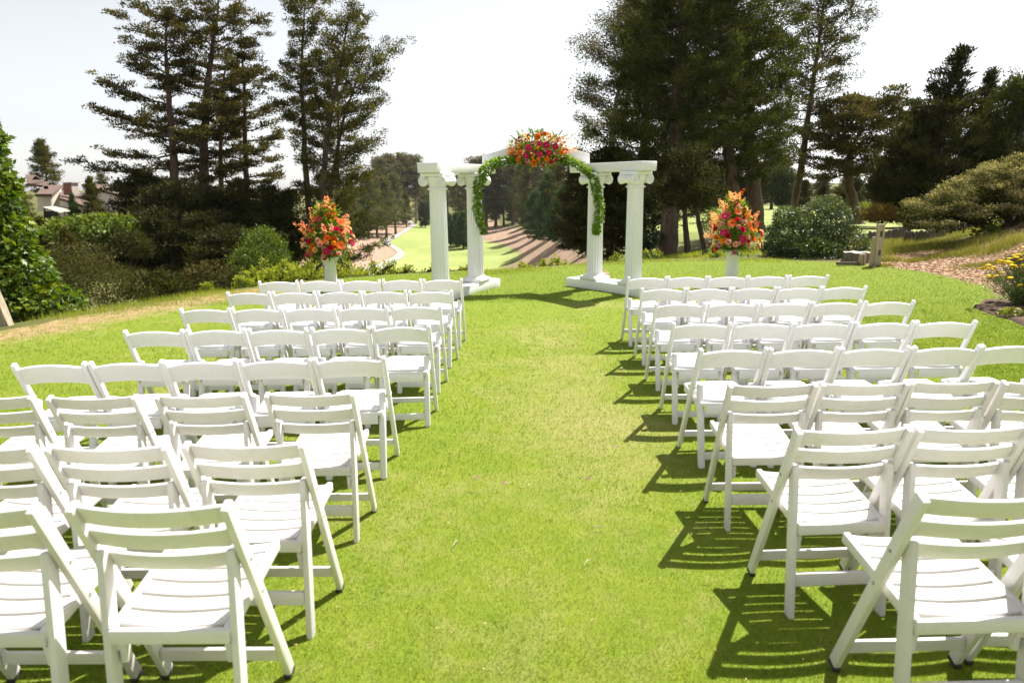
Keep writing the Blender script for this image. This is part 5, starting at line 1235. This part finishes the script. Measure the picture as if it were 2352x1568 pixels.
# wild grass: one mass
def wild(name, label, spots, per, L, mat, seed, w=.006):
    rg = np.random.default_rng(seed); X_, Y_, S_ = [], [], []
    for x, y, r_, s_ in spots:
        X_.append(rg.normal(x, r_*.55, per)); Y_.append(rg.normal(y, r_*.35, per)); S_.append(np.full(per, s_))
    X_, Y_, S_ = map(np.concatenate, (X_, Y_, S_)); k = len(X_)
    pos = np.stack([X_, Y_, zfun(X_, Y_)-.01], -1)
    d = np.stack([rg.normal(-.15, .45, k), rg.normal(0, .45, k), np.ones(k)], -1)
    sc = np.stack([w*rg.uniform(.6, 1.5, k), L*S_*rg.uniform(.4, 1.2, k), np.ones(k)], -1)
    tone = np.clip(rg.normal(.5, .22, k)+.2*vnoise(X_, Y_, 1.5), 0, 1)
    return tag(mobj(name, scatter(name, *BLADE, pos, frames(d, rg.normal(0, 1, (k, 3))), sc, tone), mat), label, 'grass', kind='stuff')
sp = []
for u, v, r_, s_ in ((2110, 575, .9, 1.1), (2150, 568, 1.0, 1.2), (2200, 565, 1.0, 1.2), (2250, 560, 1.0, 1.2), (2165, 590, .6, .8), (2225, 582, .6, .9), (2060, 580, .6, .8), (2040, 600, .5, .9), (2020, 585, .6, .8), (1990, 590, .6, .7), (2100, 600, .5, .6), (2290, 575, .8, 1.0), (2330, 555, .8, 1.2), (2230, 612, .6, .4), (2280, 606, .5, .45), (2080, 560, .8, 1.0), (2345, 590, .5, .7), (2030, 612, .35, .5), (2320, 640, .5, .5)):
    q = ground(u, v, 9); sp.append((q.x, q.y, r_*.55, s_))
for x_, y_ in ((10.5, 19), (11.5, 19.5), (12.5, 20), (13.5, 20), (14.5, 20.5), (12, 21.5), (13, 22), (14, 22.3), (15, 22.5), (11, 21), (10, 18), (9.4, 17.2), (12.5, 23.2), (14, 19), (15.5, 20.5), (11.2, 22.8)): sp.append((x_, y_, .95, .85))
wild('wild_grass', 'tall wispy wild grass on the right mulch slope', sp, 1150, .19, 'wild_grass', 181, .007)
sp = []
for u, v in ((150, 728), (210, 718), (270, 712), (320, 703), (370, 692), (420, 684), (470, 676), (510, 670), (1150, 626), (1100, 628), (1190, 622), (1230, 618), (1340, 609), (1400, 605), (1460, 602), (1530, 599), (1600, 598), (1720, 598), (1770, 600)):
    q = ground(u, v, 6); sp.append((q.x, q.y, .55, .7))
wild('edge_grass', 'uncut grass fringe along the far lawn edge', sp, 420, .17, 'bramble_leaf', 182, .005)
sp = [(ground(u, v, 20).x, ground(u, v, 20).y, 3.2, 1.0) for u, v in ((400, 585), (430, 600), (370, 595), (450, 620), (340, 585), (390, 615), (480, 605), (300, 600), (330, 620), (420, 640), (360, 640), (280, 625))]
wild('bank_grass', 'sunlit long grass on the ravine bank under the hedge', sp, 2600, .8, 'wild_grass', 183, .05)
sp = [(ground(u, v, 20).x, ground(u, v, 20).y, 2.4, .6) for u, v in ((1450, 575), (1500, 590), (1560, 590), (1600, 585), (1650, 570), (1700, 560), (1760, 570), (1420, 590), (1350, 605), (1690, 585), (1640, 595))]
wild('slope_grass', 'tufted grass on the slope under the right trees', sp, 900, .35, 'bramble_leaf', 184, .02)

# wood chips on the right slope: one mass
rg = np.random.default_rng(55); k = 15000
x = rg.uniform(7.6, 16, k*2); y = rg.uniform(9.2, 18.5, k*2); ok = poly_sd(x, y, MULCH) < -.05 + .12*rg.normal(0, 1, k*2); x, y = x[ok][:k], y[ok][:k]; k = len(x)
CHIP = ([(-.5, -.5, 0), (.5, -.5, 0), (.4, .5, 0), (-.45, .45, 0), (-.5, -.5, .35), (.5, -.5, .3), (.4, .5, .35), (-.45, .45, .3)], [(4, 5, 6), (4, 6, 7), (0, 4, 7), (0, 7, 3), (1, 2, 6), (1, 6, 5), (0, 1, 5), (0, 5, 4), (2, 3, 7), (2, 7, 6)])
d = np.stack([rg.normal(0, 1, k), rg.normal(0, 1, k), rg.normal(0, .25, k)], -1)
me = scatter('wood_chips', *CHIP, np.stack([x, y, zfun(x, y)+.004], -1), frames(d, np.array([0, 0, 1.])+rg.normal(0, .3, (k, 3))), np.stack([rg.uniform(.012, .03, k), rg.uniform(.03, .075, k), np.full(k, .03)], -1), rg.uniform(0, 1, k))
tag(mobj('wood_chips', me, 'mulch_chip'), 'pale wood chip mulch on the right slope', 'mulch', kind='stuff')

# divots and worn specks on the aisle, fallen petals
# ------------------------------------------------------------------ right-hand timber
def rough_up(mb, amp):
    for v_ in mb.bm.verts: v_.co += Vector((random.uniform(-amp, amp), random.uniform(-amp, amp), random.uniform(-amp, amp)*.5))
pb = at(2013, 613, 14.8); pb.z = zs(pb.x, 14.8)
post = empty('fence_post', pb, 'weathered wooden post with two rail holes at the lawn edge', 'post', rz=-.12)
mb = MB(); w_, d_ = .135, .115
z_ = [-.05, .24, .36, .64, .76, .90]
for i in range(5):
    if i in (1, 3):
        for s in (-1, 1): mb.box((s*(w_/2-.021)+ .008, 0, (z_[i]+z_[i+1])/2), (.040, d_, z_[i+1]-z_[i]))
        mb.box((.008, .03, (z_[i]+z_[i+1])/2), (w_-.06, .03, z_[i+1]-z_[i]))
    else: mb.box((0, 0, (z_[i]+z_[i+1])/2), (w_, d_, z_[i+1]-z_[i]))
rough_up(mb, .004); mobj('post_body', mb.mesh('post_body', angle=30), 'old_wood', post)
mb = MB(); mb.box((-.095, .03, .30), (.06, .09, .66)); rough_up(mb, .004); mobj('side_board', mb.mesh('side_board', angle=30), 'old_wood', post)
st = at(1965, 612, 15.6); st.z = zs(st.x, 15.6)
stump = empty('tree_stump', st, 'broad cut tree stump with pale flat top beside the post', 'stump')
mb = MB(); n = 26; rings = []
for z, f in ((-.05, 1.25), (.03, 1.10), (.12, .98), (.22, 1.0), (.235, .97)):
    rings.append([mb.bm.verts.new((.29*f*math.cos(2*math.pi*k_/n)*(1+.06*math.sin(k_*2.3)), .24*f*math.sin(2*math.pi*k_/n)*(1+.05*math.sin(k_*3.1)), z+.012*math.sin(k_*1.3))) for k_ in range(n)])
for a, b in zip(rings, rings[1:]):
    for k_ in range(n): mb.bm.faces.new((a[k_], a[(k_+1) % n], b[(k_+1) % n], b[k_]))
mobj('stump_side', mb.mesh('stump_side', angle=60), 'grey_wood', stump)
mb = MB(); ring = [mb.bm.verts.new((.285*math.cos(2*math.pi*k_/n)*(1+.06*math.sin(k_*2.3)), .235*math.sin(2*math.pi*k_/n)*(1+.05*math.sin(k_*3.1)), .232+.012*math.sin(k_*1.3))) for k_ in range(n)]
c_ = mb.bm.verts.new((0, 0, .245))
for k_ in range(n): mb.bm.faces.new((ring[k_], ring[(k_+1) % n], c_))
mobj('cut_top', mb.mesh('cut_top', True), 'cut_wood', stump)
sp_ = at(1979, 613, 15.1); sp_.z = zs(sp_.x, 15.1)
mb = MB(); mb.box((-.035, 0, .1), (.05, .10, .28)); mb.box((.035, 0, .1), (.045, .10, .28)); mb.box((.0, .02, .19), (.03, .06, .10)); rough_up(mb, .004)
tag(mobj('short_post', mb.mesh('short_post', angle=30), 'old_wood', None, sp_), 'short notched wooden post in front of the stump', 'post')
fr = at(1945, 613, 15.0); fr.z = zs(fr.x, 15.0)
mb = MB(); mb.bar((-.22, 0, .05), (.36, .1, .035), .07, .06, Vector((0, 1, 0))); rough_up(mb, .006)
tag(mobj('fallen_rail', mb.mesh('fallen_rail', angle=30), 'grey_wood', None, fr), 'grey fallen fence rail lying in front of the stump', 'rail')
lg = at(2345, 590, 13.2); lg.z = zs(lg.x, 13.2)
mb = MB(); mb.tube([(-.22, 0, .10), (-.1, .01, .105), (.2, .05, .12), (.6, .1, .14), (.9, .14, .16)], [.085, .10, .105, .10, .10], 12); rough_up(mb, .012)
tag(mobj('charred_log', mb.mesh('charred_log', angle=50), 'dark_log', None, lg), 'dark charred log lying on the mulch at right edge', 'log')
# palisade of half-round stakes
mb = MB(); n = 10; rings = []
for z, f in ((-.2, 1), (.40, 1), (.46, .85), (.49, .5), (.50, .08)): rings.append([mb.bm.verts.new((.075*f*math.cos(2*math.pi*k_/n), .06*f*math.sin(2*math.pi*k_/n), z)) for k_ in range(n)])
for a, b in zip(rings, rings[1:]):
    for k_ in range(n): mb.bm.faces.new((a[k_], a[(k_+1) % n], b[(k_+1) % n], b[k_]))
STAKE = mb.mesh('stake', True); STAKE.materials.append(M['grey_wood'])
def palisade(label, P_, hs):
    e = empty('palisade_fence', (P_[0].x, P_[0].y, zs(P_[0].x, P_[0].y)), label, 'fence', 'low palisade fences on the right')
    L = [0]
    for a, b in zip(P_, P_[1:]): L.append(L[-1]+(b-a).length)
    s = 0
    while s < L[-1]:
        q = Vector([np.interp(s, L, [p_[k_] for p_ in P_]) for k_ in range(3)]); h = float(np.interp(s, L, hs))
        o = bpy.data.objects.new('stake', STAKE); link(o, e); o.location = (q.x-e.location.x, q.y-e.location.y, zs(q.x, q.y)-e.location.z + h - .5 + random.uniform(-.035, .02)); o.rotation_euler = (random.uniform(-.05, .05), random.uniform(-.05, .05), random.uniform(0, 6)); w = random.uniform(.85, 1.1); o.scale = (w, w, 1)
        s += .145
def onY(u, Y): x = (u-1176)/1576*Y; return Vector((x, Y, 0))
palisade('low weathered stake fence behind the holed post', [onY(1996, 25.5), onY(2040, 24), onY(2085, 22.5)], [.34, .36, .44])
palisade('low curving stake fence below the cream flowering tree', [onY(2076, 21.0), onY(2120, 20.6), onY(2160, 22), onY(2200, 24), onY(2240, 26)], [.40, .34, .34, .30, .28])
palisade('short stake fence left of the glossy bush', [onY(1748, 24.5), onY(1775, 24.2)], [.36, .36])
fl = at(2282, 520, 40); fl.z = zs(fl.x, 40)
flag = empty('golf_flag', fl, 'small red flag on a thin stick under the cream tree', 'flag')
mb = MB(); mb.tube([(0, 0, -.1), (0, 0, 1.9)], .015, 6); mobj('pole', mb.mesh('pole', True), 'cart_white', flag)
mb = MB(); mb.grid(lambda a, b: Vector((.35*a, .04*math.sin(a*6), 1.88-.30*b*(1-.3*a)-.35*a)), 6, 3, lambda a, b: Vector((.35*a, .04*math.sin(a*6)+.008, 1.88-.30*b*(1-.3*a)-.35*a))); mobj('cloth', mb.mesh('cloth', True), 'red_cloth', flag)

# ------------------------------------------------------------------ flower bed plants
yb = Vector((7.52, 9.60, zs(7.52, 9.60)+.05))
yar = empty('yarrow_plant', yb, 'tall yellow yarrow clump in the right flower bed', 'flowering plant')
rg = np.random.default_rng(61)
UMB = ([(0, 0, 0)] + [(math.cos(a)*.5, math.sin(a)*.5, .06*math.sin(3*a)) for a in np.linspace(0, 2*math.pi, 9)[:-1]] + [(math.cos(a)*.32, math.sin(a)*.32, .16) for a in np.linspace(0, 2*math.pi, 9)[:-1]] + [(0, 0, .2)],
       [(0, 1+(k_+1) % 8, 1+k_) for k_ in range(8)] + [(1+k_, 1+(k_+1) % 8, 9+k_) for k_ in range(8)] + [(1+(k_+1) % 8, 9+(k_+1) % 8, 9+k_) for k_ in range(8)] + [(9+k_, 9+(k_+1) % 8, 17) for k_ in range(8)])
UM = []
for tv in (.2, .5, .85):
    UM.append(scatter('flower_head', *UMB, np.zeros((1, 3)), np.eye(3)[None], np.ones(1), np.array([tv]))); UM[-1].materials.append(M['yarrow_flower'])
stemP = []
for i in range(150):
    a, r_ = rg.uniform(0, 6.28), math.sqrt(rg.uniform(0, 1))*.88; dx, dy = r_*math.cos(a), r_*.75*math.sin(a)
    h = rg.uniform(.5, .88)*(1-.5*r_*r_) + (.08 if dx > 0 else 0); bx, by = dx*.35, dy*.35
    tip = np.array([dx, dy, h]); b = np.array([bx, by, 0.]); t_ = np.linspace(0, 1, 5)
    stemP.append((b*(1-t_)[:, None]+tip*t_[:, None]+np.array([0, 0, .08])*(t_*(1-t_))[:, None], np.full(5, .0035)))
    o = bpy.data.objects.new('flower_head', UM[i % 3]); link(o, yar); o.location = tip; s = rg.uniform(.065, .115); o.scale = (s, s, s*.9); o.rotation_euler = (rg.normal(0, .22), rg.normal(0, .22), rg.uniform(0, 6))
V, Fc = tubes_np(stemP, 5); mobj('stems', np_mesh('yarrow_stems', V, Fc, smooth=True), 'stem_green', yar)
k = 8000; ii = rg.integers(0, 150, k); t_ = rg.uniform(.03, .9, k); tips = np.array([p_[0][-1] for p_ in stemP])
pos = tips[ii]*np.stack([.35+.65*t_, .35+.65*t_, t_], -1) + rg.normal(0, .025, (k, 3)); pos[:, 2] = np.maximum(pos[:, 2], .01); d = rg.normal(0, .7, (k, 3))+np.array([0, 0, .5]); s = rg.uniform(.05, .12, k)*(1.15-.6*t_)
tag(mobj('leaves', scatter('yarrow_leaves', *BLADE, pos, frames(d, rg.normal(0, 1, (k, 3))), np.stack([s*.16, s, s], -1), np.clip(rg.normal(.45, .2, k), 0, 1)), 'yarrow_leaf', yar), kind='stuff')
def bedding(name, label, c, r_, h, fk, nf, fs, leafm, nl, ls, seed):
    rg = np.random.default_rng(seed); z0 = zs(*c)+.03; e = empty(name, (c[0], c[1], z0), label, 'flowering plant')
    g = norm(rg.normal(0, 1, (nl, 3))); g[:, 2] = np.abs(g[:, 2]); pos = g*np.array([r_, r_, h])*(rg.uniform(.2, 1, nl)**.5)[:, None]; s = ls*rg.uniform(.6, 1.3, nl)
    tag(mobj('leaves', scatter(name+'_leaves', *LEAF, pos, frames(g+rg.normal(0, .5, (nl, 3)), g+rg.normal(0, .4, (nl, 3))), np.stack([s*.5, s, s], -1), np.clip(rg.normal(.4, .2, nl), 0, 1)), leafm, e), kind='stuff')
    for i in range(nf):
        g = rg.normal(0, 1, 3); g[2] = abs(g[2])+.2; g /= np.linalg.norm(g); put_flower(e, (0, 0, 0), fk[i % len(fk)], tuple(g*np.array([r_, r_, h])*1.02), tuple(g+np.array([0, -.3, .3])), fs*rg.uniform(.8, 1.2))
bedding('petunia_plant', 'magenta petunias under the yarrow', (7.25, 8.95), .36, .20, ['rose_magenta'], 15, .045, 'shrub_leaf', 900, .06, 71)
bedding('geranium_plant', 'bright red bedding flowers at the right picture edge', (7.05, 8.45), .26, .20, ['rose_red', 'carnation_coral', 'rose_red'], 14, .042, 'shrub_leaf', 600, .06, 72)
bedding('alyssum_plant', 'small white flower cushion at the bed edge', (6.72, 9.05), .17, .09, ['carnation_white'], 26, .017, 'bramble_leaf', 700, .03, 73)

# ------------------------------------------------------------------ house on the left hillside
def hz(x, y): return ((0+x*.2551)/1.7415, (600+y*.2551)/1.7415)
hb = onY(190, 79); hb.z = zs(hb.x, hb.y)
house = empty('hillside_house', hb, 'cream house with brown shed roofs and brick chimney on left hillside', 'house')
def HP(x, y, Y): return at(*hz(x, y), Y) - hb
def hslab(name, pts, t, mat, parent=house, off=None):
    mb = MB(); mb.poly_prism([HP(*p_) for p_ in pts], off if off is not None else (0, 0, -t)); o = mobj(name, mb.mesh(name, angle=20), mat, parent); return o
def hwall(name, pts, mat='stucco', parent=house, thick=.25): return hslab(name, pts, 0, mat, parent, (0, thick, 0))
# left block
r1 = hslab('roof', [(560, 690, 76), (805, 690, 76), (990, 548, 84), (690, 550, 84)], .3, 'roof_brown')
hslab('fascia', [(558, 690, 75.95), (806, 690, 75.95), (806, 712, 75.95), (558, 712, 75.95)], 0, 'roof_trim', r1, (0, .12, 0))
hwall('wall', [(585, 712, 77), (800, 712, 77), (800, 960, 77), (585, 960, 77)])
hwall('wall', [(800, 705, 77.2), (945, 612, 82), (945, 960, 82), (800, 960, 77.2)])
hslab('roof_vent', [(682, 565, 79.8), (750, 565, 79.8), (755, 575, 79.8), (690, 577, 79.8)], .25, 'stucco', r1)
# centre block
r2 = hslab('roof', [(935, 748, 75.5), (1320, 872, 74), (1445, 842, 76.5), (1395, 700, 83), (1140, 615, 86), (940, 655, 82)], .28, 'roof_brown')
hslab('fascia', [(933, 750, 75.4), (1322, 872, 73.9), (1322, 890, 73.9), (933, 772, 75.4)], 0, 'roof_trim', r2, (0, .12, 0))
hslab('gutter', [(1320, 862, 73.8), (1445, 840, 76.3), (1445, 852, 76.3), (1320, 876, 73.8)], 0, 'window_frame', r2, (0, .1, 0))
hwall('wall', [(945, 785, 76.3), (1270, 880, 75), (1270, 1075, 75), (945, 1075, 76.3)])
hwall('wall', [(1270, 880, 75), (1435, 850, 77.5), (1435, 1075, 77.5), (1270, 1075, 75)])
def window(pts, bars, Y):
    (x0, y0), (x1, y1) = pts
    f = hslab('window', [(x0-8, y0-8, Y), (x1+8, y0-8, Y), (x1+8, y1+8, Y), (x0-8, y1+8, Y)], 0, 'window_frame', house, (0, .08, 0))
    n = bars
    for k_ in range(n):
        a, b = x0+(x1-x0)*k_/n+3, x0+(x1-x0)*(k_+1)/n-3
        hslab('pane', [(a, y0, Y-.03), (b, y0, Y-.03), (b, y1, Y-.03), (a, y1, Y-.03)], 0, 'glass_pane', f, (0, .02, 0))
window(((1172, 935), (1268, 1035)), 1, 74.9)
window(((1300, 925), (1425, 1018)), 4, 74.4)
sk = hslab('skylight_dome', [(1238, 665, 79.2), (1260, 655, 79.6), (1320, 660, 79.4), (1322, 672, 79.0), (1290, 680, 78.9), (1245, 676, 79.0)], .2, 'window_frame', r2)
# right block
r3 = hslab('roof', [(1278, 532, 80), (1960, 722, 75), (1985, 600, 84), (1690, 532, 87)], .32, 'roof_brown')
hslab('fascia', [(1276, 534, 79.9), (1960, 722, 74.9), (1960, 742, 74.9), (1276, 552, 79.9)], 0, 'roof_trim', r3, (0, .12, 0))
hwall('wall', [(1385, 570, 79.4), (1925, 722, 76), (1925, 960, 76), (1385, 960, 79.4)])
for k_ in range(3): hslab('skylight', [(1730+k_*45, 568+k_*10, 81.6), (1765+k_*45, 570+k_*10, 81.8), (1830+k_*40, 606+k_*4, 79.2), (1800+k_*40, 604+k_*4, 79.0)], 0, 'window_frame', r3, (0, -.05, .12))
hslab('roof_pipe', [(1692, 560, 80), (1710, 560, 80), (1712, 605, 80), (1694, 605, 80)], 0, 'stucco', r3, (0, .3, 0))
# rear-left gable
r4 = hslab('roof', [(400, 395, 92), (545, 388, 92), (690, 470, 90), (680, 490, 88), (770, 490, 88), (700, 560, 86), (420, 520, 88)], .25, 'roof_brown')
hslab('gable', [(500, 468, 87.5), (548, 408, 87.5), (650, 468, 87.5)], 0, 'dark_room', r4, (0, .3, 0))
# chimney, brick by brick on its two faces in view
ch = hslab('chimney', [(990, 520, 77.5), (1115, 512, 77.5), (1140, 705, 77.5), (1000, 705, 77.5)], 0, 'mortar', house, (0, 1.2, 0))
mb = MB(); mb.box((0, 0, 0), (.36, .10, .15)); mb.bevel(.015, 1); BR = mb.mesh('brick'); BR.materials.append(M['brick'])
c0, c1, c2 = HP(990, 520, 77.42), HP(1115, 512, 77.42), HP(1000, 705, 77.42)
nrow = 16; ncol = 6
for r_ in range(nrow):
    for k_ in range(ncol):
        fu = (k_+.5+(.5 if r_ % 2 else 0)-.25)/ncol; fv = (r_+.5)/nrow
        q = c0 + (c1-c0)*fu + (c2-c0)*fv; o = bpy.data.objects.new('brick', BR); link(o, ch); o.location = q; wS = (c1-c0).length/ncol/.36*.94; hS = (c2-c0).length/nrow/.15*.88; o.scale = (wS, 1, hS)
hslab('chimney_cap', [(980, 512, 77.3), (1122, 503, 77.3), (1122, 520, 77.3), (980, 528, 77.3)], 0, 'mortar', ch, (0, 1.5, 0))
# patio cover
pc = hslab('patio_cover', [(672, 893, 72), (935, 872, 77), (1175, 937, 75), (918, 968, 70)], .12, 'patio_cover')
for (x, y, Y) in ((690, 905, 72.2), (918, 972, 70.2), (1005, 965, 71.6), (1110, 945, 73.6)):
    hslab('patio_post', [(x-7, y, Y), (x+7, y, Y), (x+7, 1120, Y), (x-7, 1120, Y)], 0, 'roof_trim', pc, (0, .15, 0))
hwall('patio_back_wall', [(690, 905, 77.5), (1110, 940, 76), (1110, 1130, 76), (690, 1130, 77.5)], 'dark_room')

# ------------------------------------------------------------------ golf carts and golfers far down the fairway
def cart(label, u, v, rz):
    q = ground(u, v, 200); e = empty('golf_cart', (q.x, q.y, q.z+.18), label, 'golf cart', 'golf carts on the path', rz)
    mb = MB(); mb.poly_prism([(-.55, -1.15, .25), (-.55, 1.15, .25), (-.55, 1.1, .75), (-.55, .75, .9), (-.55, .55, .45), (-.55, -.3, .4), (-.55, -.4, .7), (-.55, -1.15, .75)], (1.1, 0, 0)); mb.bevel(.04, 2); mobj('body', mb.mesh('cart_body', angle=40), 'cart_white', e)
    mb = MB(); mb.box((0, -.25, .72), (1.0, .5, .14)); mb.box((0, -.50, 1.0), (1.0, .12, .45)); mb.bevel(.03, 2); mobj('seat', mb.mesh('cart_seat', angle=40), 'cart_black', e)
    mb = MB(); mb.box((0, -.05, 1.85), (1.15, 1.75, .07)); mb.bevel(.03, 2); mobj('roof', mb.mesh('cart_roof', angle=40), 'cart_white', e)
    for sx in (-1, 1):
        for y0, y1 in ((.75, .6), (-.8, -.8)):
            mb = MB(); mb.tube([(sx*.5, y0, .7), (sx*.5, y1, 1.84)], .025, 6); mobj('roof_post', mb.mesh('roof_post', True), 'cart_black', e)
        for y in (-.8, .8):
            mb = MB(); mb.tube([(sx*.46, y, .22), (sx*.62, y, .22)], .23, 16); mobj('wheel', mb.mesh('wheel', angle=40), 'cart_black', e)
    mb = MB(); mb.box((0, -1.2, .85), (.8, .3, .8)); mb.bevel(.05, 2); mobj('golf_bag', mb.mesh('golf_bag', angle=40), 'cart_black', e)
cart('golf cart nearer the arch on the pale path', 902.6, 547.5, .5)
cart('golf cart farther away at the bend of the path', 944, 516.5, -.6)
def golfer(label, u, v, rz, bend):
    q = ground(u, v, 200)
    J = [(0, 0, .95), (0, .03, 1.18), (0, .02+bend*.2, 1.42), (0, .04+bend*.3, 1.56), (0, .05+bend*.32, 1.70), (.11, 0, .90), (.13, .03, .50), (.14, 0, .06), (.15, .12, .03), (-.11, 0, .90), (-.13, .03, .50), (-.14, 0, .06), (-.15, .12, .03), (.19, .02+bend*.2, 1.40), (.24, .10+bend*.3, 1.14), (.10, .28+bend*.3, .98), (-.19, .02+bend*.2, 1.40), (-.24, .10+bend*.3, 1.14), (-.06, .28+bend*.3, .98)]
    Ed = [(0, 1), (1, 2), (2, 3), (3, 4), (0, 5), (5, 6), (6, 7), (7, 8), (0, 9), (9, 10), (10, 11), (11, 12), (2, 13), (13, 14), (14, 15), (2, 16), (16, 17), (17, 18)]
    rad = [.15, .15, .16, .06, .10, .10, .07, .05, .05, .10, .07, .05, .05, .07, .05, .04, .07, .05, .04]
    me = bpy.data.meshes.new('person'); me.from_pydata(J, Ed, []); o = bpy.data.objects.new('person', me); COL.objects.link(o)
    md = o.modifiers.new('skin', 'SKIN'); sm = o.modifiers.new('sub', 'SUBSURF'); sm.levels = sm.render_levels = 1
    for i, sv in enumerate(me.skin_vertices[0].data): sv.radius = (rad[i], rad[i]); sv.use_root = (i == 0)
    dg = bpy.context.evaluated_depsgraph_get(); ev = bpy.data.meshes.new_from_object(o.evaluated_get(dg))
    bpy.data.objects.remove(o)
    ev.materials.clear()
    for mn in ('red_cloth', 'dark_cloth', 'skin'): ev.materials.append(M[mn])
    for p_ in ev.polygons:
        c_ = p_.center; p_.material_index = 2 if (c_.z > 1.52 or (c_.y > .2+bend*.3 and c_.z < 1.12)) else (1 if c_.z < .93 else 0); p_.use_smooth = True
    o = mobj('person', ev, None, None, q); o.rotation_euler = (0, 0, rz)
    return tag(o, label, 'person')
golfer('person in red top standing on the near fairway', 993, 552.5, 2.4, .4)
golfer('person in red top farther up the fairway beside the column', 995, 524.5, .8, .1)


# ------------------------------------------------------------------ small marks on the aisle
random.seed(23)
def flat_patch(name, label, cat, u, v, rx, ry, mat, lift=.006):
    q = ground(u, v, 1.5); mb = MB(); n = 14
    c_ = mb.bm.verts.new((0, 0, lift+.004)); ph = random.uniform(0, 6)
    ring = [mb.bm.verts.new((rx*math.cos(2*math.pi*k_/n)*(1+.35*math.sin(k_*2.1+ph)), ry*math.sin(2*math.pi*k_/n)*(1+.3*math.sin(k_*3.3+ph)), lift-.008)) for k_ in range(n)]
    for k_ in range(n): mb.bm.faces.new((ring[k_], ring[(k_+1) % n], c_))
    return tag(mobj(name, mb.mesh(name, True), mat, None, q), label, cat, 'bare divots in the aisle grass')
for u, v, lb in ((1343, 768, 'small brown divot in far aisle grass, right one of a pair'), (1268, 765, 'small brown divot in far aisle grass, left one of a pair'), (1432, 850, 'brown divot beside the right chair legs, third row from arch'), (1412, 1024, 'pinkish divot near the right chair shadows, mid aisle'),
                 (1093, 1096, 'pinkish divot left of aisle centre, left one of two close together'), (1160, 1108, 'pinkish divot left of aisle centre, right one of two close together'), (1352, 1098, 'faint divot right of aisle centre')):
    flat_patch('divot', lb, 'divot', u, v, .030, .020, 'dry_soil')
for u, v, a, lb in ((1045, 1256, 1.3, 'dry grass stalk lying on the near aisle, left one'), (1372, 1219, .1, 'dry grass stalk lying on the near aisle, right one'), (1348, 1300, .9, 'dry grass stalk lying on the near aisle, lowest one')):
    q = ground(u, v, 1.5); mb = MB(); L = .07
    mb.tube([Vector((L*(t_-.5)*math.cos(a), L*(t_-.5)*math.sin(a), .018+.012*math.sin(t_*3))) for t_ in np.linspace(0, 1, 6)], .0022, 5)
    tag(mobj('grass_stalk', mb.mesh('grass_stalk', True), 'cut_wood', None, q), lb, 'stalk', 'dry stalks on the aisle')

rg = np.random.default_rng(77); k = 420
x = rg.uniform(-1.2, 1.8, k); y = rg.uniform(1.7, 9.5, k); d = np.stack([rg.normal(0, 1, k), rg.normal(0, 1, k), rg.normal(.1, .15, k)], -1)
me = scatter('lawn_litter', *LEAF, np.stack([x, y, zfun(x, y)+.016], -1), frames(d, np.array([0, 0, 1.])+rg.normal(0, .3, (k, 3))), np.stack([rg.uniform(.004, .009, k), rg.uniform(.008, .022, k), np.ones(k)*.01], -1), rg.uniform(.3, 1, k))
tag(mobj('lawn_litter', me, 'mulch_chip'), 'scattered dry clippings on the aisle grass', 'litter', kind='stuff')

# ------------------------------------------------------------------ air
mt, nt, out = new_mat('haze_air')
pv_ = nt.nodes.new('ShaderNodeVolumePrincipled'); pv_.inputs['Density'].default_value = .00005; pv_.inputs['Color'].default_value = (.97, .97, 1.0, 1); pv_.inputs['Anisotropy'].default_value = .3
nt.links.new(pv_.outputs[0], out.inputs['Volume'])
mb = MB(); mb.box((0, 790, 5), (4400, 1640, 90)); tag(mobj('haze', mb.mesh('haze'), 'haze_air'), 'thin bright haze over the valley', 'haze', kind='stuff')
